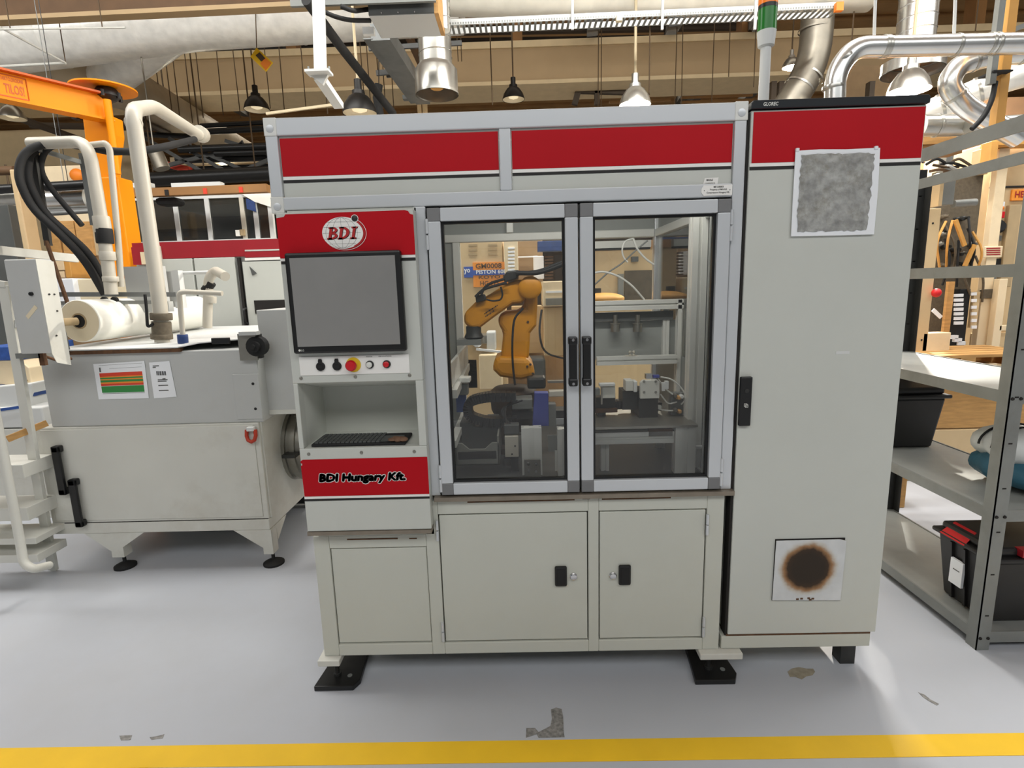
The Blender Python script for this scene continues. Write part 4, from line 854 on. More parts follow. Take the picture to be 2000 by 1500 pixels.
# hoses
hz_ = [([(205,575,1.3),(165,505,1.25),(110,450,1.25),(60,405,1.25),(32,340,1.25),(50,290,1.3),(110,278,1.4),(250,300,1.5),(330,285,1.7),(380,272,2.3)], .022, 'thick black rubber hose looping over from left to right'),
       ([(212,572,1.32),(180,500,1.3),(130,455,1.3),(85,415,1.3),(52,350,1.3),(58,300,1.35),(75,290,1.4)], .022, 'second black hose looping inside the thick loop'),
       ([(160,440,1.4),(100,370,1.4),(76,330,1.4),(90,285,1.4),(150,282,1.45),(215,300,1.5),(262,295,1.6)], .016, 'thin black hose sagging under the white pipe top')]
for pts, r_, lb in hz_: tag(MB().tube([at(*p) for p in pts], r_, 12, bend=.14).build('rubber_hose', 'rubber'), lb, 'hose')
p0, p1 = at(310, 290, 1.6), at(352, 277, 1.95)
hb = thing('hose_stand', 'dark steel hose stand at far left above the filter', 'stand', tuple(at(95, 480, 1.3)))
MB().bar(at(65,288,1.38), at(93,468,1.38), .03, .03).build('post', 'dark_metal', hb); MB().bar(at(161,300,1.55), at(184,440,1.55), .03, .03).build('post', 'beam_grey', hb)
MB().bar(at(75,292,1.38), at(162,318,1.55), .02, .025).build('brace', 'rack', hb); MB().bar(at(66,280,1.38), at(150,278,1.45), .03, .03).build('top_bar', 'white_plastic', hb)
MB().bar(at(90,470,1.3), at(132,592,1.3), .012, .02).build('rod', 'rust', hb)
MB().bar(at(85,420,1.32), at(95,480,1.32), .035, .02).build('clamp', 'dark_metal', hb)
# ================================================================== steps at the far left
lad = thing('step_ladder', 'white steel step ladder with tube handrail at far left edge', 'ladder', (-2.8, .9, 0))
MB().bar(at(8, 556, .78), atz(104, 1112, .01), .05, .022, up=(0, 1, 0)).build('stile', 'white_paint', lad)
MB().bar(at(-8, 553, .78), at(14, 556, .78), .03, .03).build('stile_top', 'white_paint', lad)
e0 = atz(52, 1115, .05); MB().tube([at(-30, 700, .62), at(38, 1050, .62), at(46, 1100, .60), at(65, 1112, .60), at(96, 1104, .72)], .021, 12, bend=.09).build('handrail', 'white_paint', lad)
for y0_, y1_, x1_ in ((905, 928, 64), (988, 1010, 72), (1046, 1055, 86), (1078, 1090, 90)):
    a = at(-60, y0_, .85); c = at(x1_, y1_, .85); MB().box(a.x, c.x, .80, 1.0, c.z, a.z).build('tread', 'white_paint', lad, bevel=.003)
MB().bar(at(14, 858, .8), at(92, 826, .95), .01, .035).build('wooden_batten', 'wood', lad)
MB().bar(at(-20, 487, 1.2), at(150, 505, 1.7), .03, .05).build('top_rail', 'white_paint', lad)
MB().pbox(18, 625, 32, 640, .80, .05).build('bracket', 'white', lad)
# boxes on the floor behind the ladder
cr = thing('cream_crate', 'cream plastic crate with blue lid strip behind the ladder', 'crate', tuple(at(30, 760, 1.9)))
a, c = at(-40, 705, 1.9), at(62, 750, 1.9)
MB().prism([(a.x, 1.9, c.z), (c.x, 1.9, c.z), (c.x, 1.9, a.z-.06), (c.x-.06, 1.9, a.z), (a.x, 1.9, a.z)], (0, .5, 0)).build('shell', 'cream_light', cr, bevel=.006)
MB().box(a.x, c.x-.05, 1.89, 2.4, a.z, a.z+.10).build('lid', 'blue_soft', cr, bevel=.006); MB().box(a.x, c.x+.02, 1.88, 2.4, c.z-.09, c.z).build('skirt', 'sign_navy', cr, bevel=.006)
MB().pbox(40, 742, 54, 745, 1.895, .004).build('badge', 'paper_core', cr)
wt = thing('white_tub', 'white rounded plastic tub below the cream crate', 'tub', tuple(at(20, 830, 1.85)))
b = MB(); pA = [at(x, y, 1.85) for x, y in ((-50, 758), (62, 748), (60, 760), (54, 795), (50, 800), (-50, 806))]; b.prism(pA, (0, .5, 0)); b.build('shell', 'white', wt, bevel=.01)
MB().pbox(-50, 797, 85, 836, 1.80, .6).build('foot_box', 'white', wt, bevel=.01); MB().bar(at(-40, 806, 1.79), at(40, 795, 1.79), .004, .02).build('blue_line', 'blue_soft', wt)
lb_ = at(0, 690, 2.0)
tag(MB().box(at(-60, 850, 1.8).x, at(88, 850, 1.8).x, 1.8, 2.5, 0, at(20, 838, 1.8).z).build('low_cupboard', 'white_paint', None, bevel=.006), 'low white cupboard carrying the tub behind the ladder', 'cupboard')
# ================================================================== orange jib crane
CY = 3.0
jc = thing('jib_crane', 'bright orange jib crane with long boom at upper left', 'crane', (at(240, 600, CY).x, CY+.1, 0))
cxm = at(215, 400, CY).x
MB().box(cxm-.095, cxm+.10, CY, CY+.20, 0, at(210, 345, CY).z).build('column', 'crane', jc, bevel=.012)
MB().prism([at(x, y, CY+.02) for x, y in ((160, 222), (218, 226), (222, 262), (214, 330), (216, 352), (200, 352), (184, 330), (168, 290))], (0, .14, 0)).build('column_head', 'crane', jc, bevel=.01)
b0 = Vector(at(215, 213, CY+.05)); zb_ = b0.z
b1 = min((Vector(at(-40, 158, 1.2+.02*i)) for i in range(110)), key=lambda v: abs(v.z-zb_)); b1.z = zb_
for nm, dz, w_, h_, m_ in (('boom_web', 0, .02, .20, 'crane'), ('boom_flange', .105, .13, .016, 'crane_dark'), ('boom_flange', -.105, .13, .016, 'crane')): MB().bar(b0+Vector((0, 0, dz)), b1+Vector((0, 0, dz)), w_, h_).build(nm, m_, jc)
dc = at(203, 176, CY+.1)
MB().lathe((dc.x, CY+.1, dc.z), (0, 0, 1), [(0, .25), (.012, .25)], 36).build('bearing_disc', 'crane', jc)
MB().lathe((dc.x+.05, CY+.06, dc.z-.10), (0, 0, 1), [(0, .06), (.03, .10), (.06, .10), (.10, .07)], 16).build('bearing', 'lamp_black', jc)
for k in range(6): MB().lathe((dc.x+.05+.10*math.cos(k), CY+.06+.10*math.sin(k), dc.z-.09), (0, 0, 1), [(0, .016), (.05, .016)], 8).build('bearing_bolt', 'lamp_black', jc)
MB().tube([at(209, 195, CY-.05), at(218, 260, CY-.05), at(229, 340, CY-.05)], .030, 12).build('conduit', 'crane', jc)
MB().pbox(148, 193, 164, 228, CY-.12, .06).build('end_stop', 'brown', jc, bevel=.008); MB().pbox(139, 222, 152, 232, CY-.12, .05).build('switch', 'rubber', jc)
# warning lettering on the boom web
d_ = (b0-b1).normalized(); ang = math.atan2(d_.y, d_.x)
pL = at(6, 176, CY-.28); 
def on_web(t, z): v = b1+(b0-b1)*t; nrm = Vector((d_.y, -d_.x, 0)); return Vector((v.x, v.y, zb_+z))+nrm*.0115
def web_t(px):
    best = min(range(1001), key=lambda i: abs(proj_x(b1+(b0-b1)*(i/1000))-px)); return best/1000
def proj_x(v): r_ = v-CAM; return 1000+FPX*r_.dot(RT)/r_.dot(FW)
t0, t1 = web_t(6), web_t(46); wd_ = (b0-b1).length*(t1-t0)
text('warning_lettering', 'TILOS!', on_web(t0, -.050), wd_, 'crane_dark', jc, .070, offset=.02, rotz=ang, ext=.001)
t2 = web_t(0); text('warning_lettering', 'TARTÓZKODNI', on_web(t2, .040), (b0-b1).length*(t1-t2), 'crane_dark', jc, .035, offset=.01, rotz=ang, ext=.001)
fq = [(web_t(-20), .082), (web_t(53), .082), (web_t(53), -.072), (web_t(-20), -.072)]
for i in range(4):
    (ta, za), (tb, zb3) = fq[i], fq[(i+1) % 4]; MB().bar(on_web(ta, za), on_web(tb, zb3), .003, .008).build('warning_border', 'crane_dark', jc)
# ================================================================== second line machine behind the filter
Y2 = 2.7
m2 = thing('line_machine', 'grey machine with red band and sliding doors behind the filter', 'machine', (at(400, 640, Y2).x, Y2+.6, 0))
X0_, X1_ = at(258, 480, Y2).x, at(560, 470, Y2).x+.3
zt2 = at(400, 470, Y2).z; zr = at(400, 503, Y2).z
MB().box(X0_, X1_, Y2+.02, Y2+1.2, 0, zt2).build('body', 'tank_grey', m2)
a, c = at(318, 480, Y2), at(545, 500, Y2)
MB().box(X0_, X1_, Y2-.002, Y2+.02, zr, zt2-.002).build('red_band', 'red_dark', m2)
MB().pbox(258, 482, 300, 517, Y2-.03, .03).build('red_panel', 'red_dark', m2); MB().pbox(478, 489, 548, 502, Y2-.02, .02).build('red_panel', 'red_dark', m2)
MB().pbox(478, 487, 548, 490, Y2-.022, .02).build('white_stripe', 'panel', m2); MB().pbox(478, 503, 548, 508, Y2-.022, .02).build('white_stripe', 'strip_white', m2)
for x0_, x1_ in ((322, 388), (392, 470)): MB().box(at(x0_, 600, Y2).x, at(x1_, 600, Y2).x, Y2-.015, Y2+.02, .1, zr-.005).build('sliding_door', 'panel', m2, bevel=.004)
MB().pbox(470, 503, 475, 640, Y2-.02, .03).build('door_edge', 'gap', m2)
MB().pbox(480, 510, 560, 640, Y2-.02, .03).build('side_door', 'panel', m2); MB().pbox(497, 586, 560, 612, Y2-.024, .005).build('dark_window', 'gap', m2)
MB().prism([at(x, y, Y2-.024) for x, y in ((487, 520), (502, 534), (493, 538))], (0, -.002, 0)).build('torn_sticker', 'dark_grey', m2)
h = MB(); p_ = at(482, 617, Y2-.02); h.tube([(p_.x, Y2-.02, p_.z+.065), (p_.x, Y2-.06, p_.z+.06), (p_.x, Y2-.06, p_.z-.06), (p_.x, Y2-.02, p_.z-.065)], .010, 8, bend=.03); h.build('door_handle', 'black', m2)
MB().pbox(275, 492, 300, 516, Y2-.10, .06).build('switch_box', 'cream_light', m2)
MB().pbox(300, 480, 318, 640, Y2-.05, .05).build('corner_post', 'white_plastic', m2)
# ================================================================== glazed office cabin at the back
YO = 4.6
of = thing('office_cabin', 'glazed office cabin with pale frames behind the line machine', 'cabin', (at(390, 470, YO).x, YO+1, 0))
xo0, xo1 = at(236, 430, YO).x, at(531, 430, YO).x; zo0, zo1 = at(390, 471, YO).z, at(390, 388, YO).z
MB().box(xo0, xo1, YO, YO+2.0, 0, zo0-.06).build('lower_wall', 'office_white', of); MB().box(xo0-.02, xo1+.02, YO-.02, YO+.05, zo0-.06, zo0+.01).build('sill', 'white', of); MB().box(xo0, xo1, YO, YO+.05, zo1, zo1+.06).build('head_rail', 'white', of)
MB().box(xo0, xo1, YO+1.95, YO+2.0, zo0, zo1+.06).build('rear_wall', 'dark_grey', of); MB().box(xo0, xo1, YO, YO+2, zo1+.06, zo1+.09).build('roof', 'office_white', of)
ms = [236, 345, 407, 475, 500, 529]
for x in ms: xx = at(x, 430, YO).x; MB().box(xx-.025, xx+.025, YO, YO+.05, zo0, zo1).build('mullion', 'office_white' if x in (475,) else 'white', of)
for x0_, x1_ in zip(ms[:-1], ms[1:]): MB().box(at(x0_, 430, YO).x+.025, at(x1_, 430, YO).x-.025, YO+.02, YO+.028, zo0, zo1).build('window_pane', 'window_glass', of)
MB().prism([at(x, y, YO-.02) for x, y in ((480, 387), (497, 394), (500, 414), (482, 408))], (0, .01, 0)).build('blue_notice', 'sign_navy', of)
MB().prism([at(x, y, YO-.02) for x, y in ((470, 378), (528, 374), (528, 404), (497, 394))], (0, .012, 0)).build('paper_blind', 'paper', of)
for x, y, m_ in ((465, 455, 'paper'), (473, 454, 'paper_core')): MB().pbox(x-5, y-6, x+4, y+6, YO-.03, .03).build('small_box', m_, of)
MB().pbox(300, 384, 344, 400, YO-.3, .2).build('roll_bag', 'rubber', of, bevel=.05)
bo = thing('brown_beam', 'long brown wooden beam above the office windows', 'beam', (at(390, 383, YO-.3).x, YO-.3, at(390, 383, YO-.3).z))
MB().bar(at(232, 379, YO-.3), at(524, 368, YO-.3), .10, .085).build('timber', 'beam_brown', bo)
for x in (400, 470, 325): p_ = at(x, 376-(x-325)*.04, YO-.36); MB().box(p_.x-.02, p_.x+.02, YO-.36, YO-.34, p_.z-.03, p_.z+.03).build('mark', 'red_print' if x > 330 else 'gap', bo)
# ================================================================== things further left at the back
tag(MB().pbox(106, 544, 146, 600, 2.3, .6).build('white_carton', 'sheet', None, bevel=.006), 'white carton standing between hoses and drive housing', 'box')
tag(MB().pbox(147, 544, 212, 600, 2.35, .6).build('pale_cabinet', 'paper_end', None, bevel=.006), 'pale beige cabinet right of the white carton', 'cabinet')
for x0_, y0_, x1_, y1_, m_, lb in ((88, 505, 102, 522, 'cream_light', 'small cream wall box above drive housing top'), (103, 505, 125, 528, 'cream_light', 'larger cream wall box catching light'), (126, 506, 138, 543, 'tan_post', 'narrow yellow wall box beside cream ones'), (112, 530, 126, 543, 'cream_light', 'lowest cream wall box beneath others')):
    tag(MB().pbox(x0_, y0_, x1_, y1_, 3.4, .3).build('wall_box', m_, None, bevel=.006), lb, 'box')
tag(MB().box(at(86, 500, 3.7).x-1.2, at(210, 500, 3.7).x, 3.7, 3.8, 0, at(150, 500, 3.7).z).build('grey_partition', 'concrete'), 'dull brown partition wall behind the cream boxes', 'partition')
tag(MB().box(at(26, 380, 3.2).x, at(58, 500, 3.2).x, 3.2, 3.35, 0, at(40, 330, 3.2).z).build('cream_column', 'cream', None, bevel=.01), 'cream painted column beside the hose stand', 'column')
tag(MB().box(at(-80, 420, 3.4).x, at(22, 440, 3.4).x, 3.4, 3.68, 0, at(10, 403, 3.5).z).build('grey_locker', 'dark_grey', None, bevel=.006), 'dark grey locker at the far left edge', 'locker')
def hduct(x0_, y0_, x1_, y1_, Y, r_, m_, name, label, cat='duct'):
    o_ = thing(name, label, cat, tuple((at(x0_, y0_, Y)+at(x1_, y1_, Y))/2)); p0, p1 = at(x0_, y0_, Y), at(x1_, y1_, Y); MB().tube([p0, p1], r_, 24).build('shell', m_, o_)
    n_ = max(2, int((p1-p0).length/.5)); d_ = (p1-p0).normalized()
    for i in range(n_+1): c_ = p0+(p1-p0)*(i/n_); MB().lathe(c_-d_*.015, d_, [(0, r_*1.015), (.03, r_*1.015)], 24).build('seam', m_, o_)
    return o_
hduct(92, 393, 176, 389, 4.3, .13, 'galv_bright', 'silver_duct', 'short bright silver duct behind the black hose loop')
hduct(-60, 388, 40, 384, 4.3, .09, 'galv', 'silver_duct', 'silver duct stub at left picture edge')
for i, (x0_, y0_, x1_, y1_, Y, w_, m_, lb) in enumerate(((90,365,178,360,4.1,.10,'black','thick black pipe above the bright silver duct'),(-40,372,30,368,4.1,.10,'black','thick black pipe at left edge above silver stub'),(-50,335,30,333,4.4,.10,'brown','brown pipe at left edge above black pipe'),(90,418,180,412,4.2,.05,'beam_grey','grey rail beneath the bright silver duct'))):
    pm_ = (at(x0_, y0_, Y)+at(x1_, y1_, Y))/2; tag(MB().tube([at(x0_, y0_, Y), at(x1_, y1_, Y)], w_/2, 10).tube([pm_, (pm_.x, pm_.y, 8.0)], .004, 5).build('service_pipe', m_), lb, 'pipe')
a_ = at(85, 325, 6.0); tag(MB().box(a_.x, at(165, 360, 6).x, 6.0, 6.2, 0, a_.z).build('bright_panel', 'cream_light'), 'bright cream wall panel between hose stand posts', 'panel')
tag(MB().sphere(at(150, 342, 5.97), .10, 14, (1, .5, .9)).build('orange_reel', 'orange_tag'), 'round orange cable reel seen between hose posts', 'reel')
for x in (88, 120, 150): tag(MB().pbox(x, 425+x*.05, x+28, 500, 3.65, .04).build('brown_carton', 'wood', None, bevel=.004), ('left', 'middle', 'right')[(88, 120, 150).index(x)]+' brown carton on partition behind black hoses', 'box')
# ================================================================== roof structure and services
def beam_thing(name, label, cat, segs, m):
    o_ = thing(name, label, cat, tuple(at(*segs[0][0])))
    for p0, p1, w_, h_, nm in segs: MB().bar(at(*p0), at(*p1), w_, h_).build(nm, m, o_)
    return o_
# great beige box beam across the hall
YB = 9.5
bb = thing('beige_box_beam', 'wide beige box beam spanning the hall under the roof', 'beam', (0, YB+.4, at(1000, 190, YB).z))
zT, zBm = at(1000, 82, YB).z, at(1000, 167, YB).z
b = MB().box(-20, 20, YB, YB+.9, zBm+.06, zT-.12).build('web', 'beam_beige', bb)
MB().box(-20, 20, YB-.06, YB+.96, zT-.12, zT).build('top_flange', 'beam_pale', bb); MB().box(-20, 20, YB-.05, YB+.95, zBm, zBm+.07).build('bottom_flange', 'beam_pale', bb)
MB().box(-20, 20, YB+.3, YB+.6, zT, 7.99).build('upper_web', 'beam_brown', bb) if 0 else None
for k in range(9): MB().box(-18+k*4.5, -17.8+k*4.5, YB+.3, YB+.6, zT, 8.0).build('hanger', 'beam_brown', bb)
YB2 = 20
tag(MB().box(-28, 28, YB2, YB2+.8, 4.2, 5.2).build('far_beam', 'beam_beige'), 'distant beige beam lower down beyond the box beam', 'beam')
# dark purlins hanging from the deck
pl_px = [((360,52),(430,104),9,12), ((515,44),(572,92),9,12), ((1160,45),(1155,66),8,12), ((1320,38),(1306,66),8,12), ((1492,30),(1455,66),8,12), ((1395,160),(1340,205),12,17), ((1490,160),(1440,205),12,17), ((1350,162),(1325,200),13,17), ((445,200),(480,222),12,17)]
for i, (p0, p1, Ya, Yb_) in enumerate(pl_px):
    a = at(p0[0], p0[1], Ya); c = at(p1[0], p1[1], Yb_)
    o = MB().bar(a, c, .22, .18).build('roof_purlin', 'purlin'); tag(o, ('dark purlin slanting from the foil branch duct to box beam', 'dark purlin slanting left of the white bracket post', 'short dark purlin behind cable tray, left of lit lamp cord', 'short dark purlin behind cable tray, right of lit lamp cord', 'dark purlin behind the orange signal segment', 'long dark strut under box beam right of glowing lamp', 'dark strut under box beam left of signal tower pole', 'shorter dark strut crossing under the box beam', 'dark strut behind the leftmost black pendant')[i], 'purlin', 'dark purlins beneath the roof deck')
# roof rails along X under the deck
for i, (y0_, y1_, Y, h_, m_) in enumerate(((80, 62, 11, .10, 'deck_dark'), (100, 84, 11.5, .16, 'purlin'), (72, 54, 10.5, .05, 'deck_dark'))):
    o = MB().bar(at(-60, y0_, Y), at(1500, y1_-10, Y), .12, h_).build('roof_rail', m_); tag(o, ('thin dark rail above the box beam', 'thick dark rail right above box beam top', 'thinnest dark rail close to roof deck')[i], 'rail')
# near brown beam in the top left corner
nb = thing('brown_roof_beam', 'brown roof beam crossing the top left picture corner', 'beam', tuple(at(300, 30, 4.6)))
MB().bar(at(-80, 45, 4.6), at(720, 6, 4.6), .14, .045).build('lower_flange', 'beam_beige', nb); MB().bar(at(-80, 14, 4.6), at(720, -25, 4.6), .06, .24).build('web', 'brown', nb); MB().bar(at(-80, -26, 4.6), at(720, -62, 4.6), .18, .05).build('upper_flange', 'beam_brown', nb)
# insulated ducts
def duct(pts, r, m_, name, label, seam=.6, bend=.3, r1=None, n=26):
    P_ = [at(*p) for p in pts]; o_ = thing(name, label, 'duct', tuple(P_[0])); MB().tube(P_, r, n, bend=bend, r1=r1).build('shell', m_, o_)
    for i in range(len(P_)-1):
        L_ = (P_[i+1]-P_[i]).length; k = max(1, int(L_/seam)); d_ = (P_[i+1]-P_[i]).normalized()
        for j in range(1, k): c_ = P_[i]+(P_[i+1]-P_[i])*(j/k); rr = r if r1 is None else r+(r1-r)*((i+j/k)/(len(P_)-1)); MB().lathe(c_-d_*.012, d_, [(0, rr*1.012), (.024, rr*1.012)], n, caps=False).build('seam_band', m_, o_)
    return o_
duct([(-60, 95, 6.2), (380, 36, 5.9), (900, 2, 5.7)], .37, 'foil', 'insulated_duct', 'big silver foil duct running under the brown roof beam')
duct([(345, 52, 6.0), (205, 158, 6.9)], .27, 'foil', 'branch_duct', 'silver foil branch duct angling down to the crane', bend=0)
duct([(-60, 140, 6.3), (120, 150, 6.7), (235, 165, 7.2), (390, 252, 10.5), (530, 330, 15)], .34, 'duct_dull', 'receding_duct', 'dull silver duct receding into the hall above the crane', bend=.6)
duct([(870, -6, 5.0), (1000, -2, 5.0), (1500, -8, 5.0), (1700, -14, 5.0)], .19, 'foil_white', 'white_duct', 'whitish insulated duct along the top picture edge', bend=.2)
# cable tray
tray = thing('cable_tray', 'white perforated cable tray hung near the top edge', 'cable tray', tuple(at(1250, 40, 4.2)))
ta, tb = at(872, 44, 4.2), at(1640, 10, 4.2)
MB().bar(ta, tb, .012, .055).build('front_rail', 'white', tray); MB().bar(ta+Vector((0, .2, 0)), tb+Vector((0, .2, 0)), .012, .055).build('rear_rail', 'white', tray)
rg_ = MB(); n_ = 70
for i in range(n_+1): p_ = ta+(tb-ta)*(i/n_)-Vector((0, 0, .03)); rg_.box(p_.x-.012, p_.x+.012, p_.y, p_.y+.2, p_.z-.004, p_.z+.004)
rg_.build('rungs', 'rack', tray)
tt = MB()
for i in range(150): p_ = ta+(tb-ta)*((i+.5)/150); tt.box(p_.x-.008, p_.x+.008, p_.y-.0075, p_.y-.0055, p_.z-.022, p_.z-.004)
tt.build('slots', 'rack', tray)
for x in (1118, 1293, 1474): p_ = at(x, 40, 4.17); MB().box(p_.x-.012, p_.x+.012, 4.15, 4.17, p_.z-.09, p_.z+.6).build('hanger', 'white', tray)
MB().pbox(1204, 28, 1216, 40, 4.13, .05).build('joint_plate', 'paper_end', tray)
MB().pbox(1634, 3, 1648, 20, 4.13, .05).build('end_clip', 'orange_tag', tray)
# spiral duct with extractor hood
def spiral(x, ya, yb, Y, r, m_, name, label, hood=None):
    p0, p1 = at(x, yb, Y), at(x, ya, Y); top = p1.z+.8
    o_ = thing(name, label, 'duct', tuple(p0)); MB().lathe((p0.x, Y, p0.z), (0, 0, 1), [(0, r), (top-p0.z, r)], 28).build('shell', m_, o_)
    k = int((top-p0.z)/.13)
    for i in range(k):
        z = p0.z+.06+i*.13; pts = [Vector((p0.x+r*1.004*math.cos(t), Y+r*1.004*math.sin(t), z+.05*t/6.28)) for t in [2*math.pi*j/28 for j in range(29)]]
        MB().tube(pts, .005, 5, cap=False).build('spiral_seam', m_, o_)
    if hood:
        h0, rr = hood; z0 = at(x, h0, Y).z; e = MB(); e.lathe((p0.x, Y, z0), (0, 0, 1), [(0, rr), (p0.z-z0-.06, rr), (p0.z-z0, r*1.02)], 32, caps=False); e.lathe((p0.x, Y, z0), (0, 0, 1), [(0, rr*.97), (p0.z-z0-.07, rr*.97)], 32, caps=False); e.build('hood', m_, o_)
        MB().lathe((p0.x, Y, z0), (0, 0, 1), [(0, rr*1.02), (.02, rr*1.02)], 32, caps=False).build('hood_rim', m_, o_); MB().lathe((p0.x, Y, z0+.12), (0, 0, 1), [(0, rr*.95), (.01, rr*.95)], 28).build('hood_inside', 'brown', o_); MB().lathe((p0.x, Y, z0+.06), (0, 0, 1), [(0, .06), (.01, .07), (.05, .05)], 16).build('damper', 'tan_post', o_)
    return o_
spiral(851, 60, 126, 4.0, .165, 'galv', 'extractor_duct', 'silver spiral duct ending in wide drum hood', hood=(186, .215))
spiral(866, 0, 60, 3.4, .060, 'galv_bright', 'slim_spiral_duct', 'slim bright spiral duct beside the hanging grey box')
spiral(1785, 20, 108, 4.6, .185, 'galv_bright', 'extractor_duct', 'wide bright spiral duct with tilted hood at upper right', hood=(142, .30))
# hanging grey box
hb_ = thing('hanging_box', 'grey metal box hung from roof at top centre', 'box', tuple(at(785, 40, 3.0)))
x0_, x1_ = at(719, 20, 3.0).x, at(849, 20, 3.0).x; zb_ = at(785, 28, 3.0).z
dpt = 3.42
MB().box(x0_, x1_, 3.0, dpt, zb_, zb_+.25).build('case', 'dark_grey', hb_, bevel=.006); MB().box(x0_+.006, x1_-.006, 3.006, dpt-.006, zb_-.004, zb_).build('bottom_plate', 'tank_grey', hb_)
MB().box(x0_-.62, x1_+.02, 2.93, 2.96, at(715, 9, 2.95).z, at(715, 9, 2.95).z+.25).build('mounting_sheet', 'mid_grey', hb_)
MB().box(x1_-.005, x1_+.03, 3.0, dpt, zb_, zb_+.3).build('wooden_side', 'wood', hb_)
for x in (.2, .45, .7): MB().lathe((x0_+(x1_-x0_)*x, 2.995, zb_+.012), (0, -1, 0), [(0, .006), (.006, .005)], 8).build('screw', 'chrome', hb_)
MB().pbox(708, 52, 730, 66, 3.2, .05).build('terminal_strip', 'white', hb_)
for pts in ([(600, 2, 2.9), (640, 28, 2.95), (680, 40, 3.0), (724, 40, 3.1)], [(665, 12, 2.9), (690, 22, 2.95), (722, 18, 3.1)]): MB().tube([at(*p) for p in pts], .018, 10, bend=.2).build('cable', 'rubber', hb_)
# white bracket post
wp = thing('bracket_post', 'white square post with sloping arm hanging from roof', 'post', tuple(at(630, 150, 2.6)))
MB().bar(at(621, -40, 2.6), at(626, 140, 2.6), .075, .075).build('post', 'white', wp); MB().bar(at(600, 143, 2.58), at(646, 141, 2.58), .12, .018).build('flange', 'white', wp); MB().bar(at(623, 150, 2.62), at(662, 207, 3.0), .08, .05).build('arm', 'white', wp)
MB().prism([at(x, y, 2.6) for x, y in ((604, 146), (640, 146), (630, 165))], (0, .03, 0)).build('gusset', 'white', wp)
for x in (603, 643): p_ = at(x, 138, 2.58); MB().lathe((p_.x, 2.58, p_.z-.02), (0, 0, 1), [(0, .008), (.05, .008)], 8).build('bolt', 'rack', wp)
MB().bar(at(520, 222, 3.1), at(648, 205, 3.1), .02, .02).build('tie_rod', 'rope', wp)
# black pipe and grey channel running back
tag(MB().tube([at(598, 0, 2.8), at(668, 95, 3.4), at(768, 222, 4.6)], .042, 14).build('black_pipe', 'rubber'), 'black pipe sloping down behind the cell top', 'pipe')
gc = thing('grey_channel_beam', 'grey steel channel beam receding beside the drum hood', 'beam', tuple(at(770, 120, 5)))
pA, pB = at(742, 62, 4.2), at(826, 192, 6.4)
MB().bar(pA, pB, .20, .16).build('channel', 'beam_grey', gc); MB().bar(pA-Vector((.13, 0, .06)), pB-Vector((.13, 0, .06)), .10, .012).build('flange', 'beam_grey', gc); MB().pbox(786, 184, 852, 192, 6.3, .1).build('end_plate', 'beam_grey', gc)
MB().bar(at(735, 143, 5.4), at(780, 139, 5.4), .03, .06).build('cross_arm', 'purlin', gc); MB().bar(at(755, 149, 5.5), at(780, 147, 5.5), .03, .03).build('cross_arm', 'purlin', gc); MB().bar(at(720, 95, 5.0), at(902, 84, 5.0), .03, .05).build('cross_arm', 'purlin', gc)
tag(MB().bar(at(798, 70, 6.5), at(825, 130, 7.5), .09, .09).build('brown_strut', 'brown'), 'brown strut slanting behind the grey channel beam', 'strut')
# vertical posts below it
for i, (x, w_, lb) in enumerate(((818, .10, 'left pale timber post rising behind cell roof'), (828, .09, 'right pale timber post rising behind cell roof'))):
    a_, c_ = at(x-4, 192, 6.6), at(x+4, 192, 6.6); tag(MB().box(a_.x, c_.x, 6.6, 6.7, 0, a_.z).build('timber_post', 'cream', None), lb, 'post')
tag(MB().tube([at(740, 165, 5), at(736, 190, 5), at(742, 225, 5)], .05, 8).tube([at(740, 165, 5), at(740, -300, 5)], .006, 5).build('black_sleeve', 'rubber'), 'black cable sleeve dropping behind the cell top', 'sleeve')
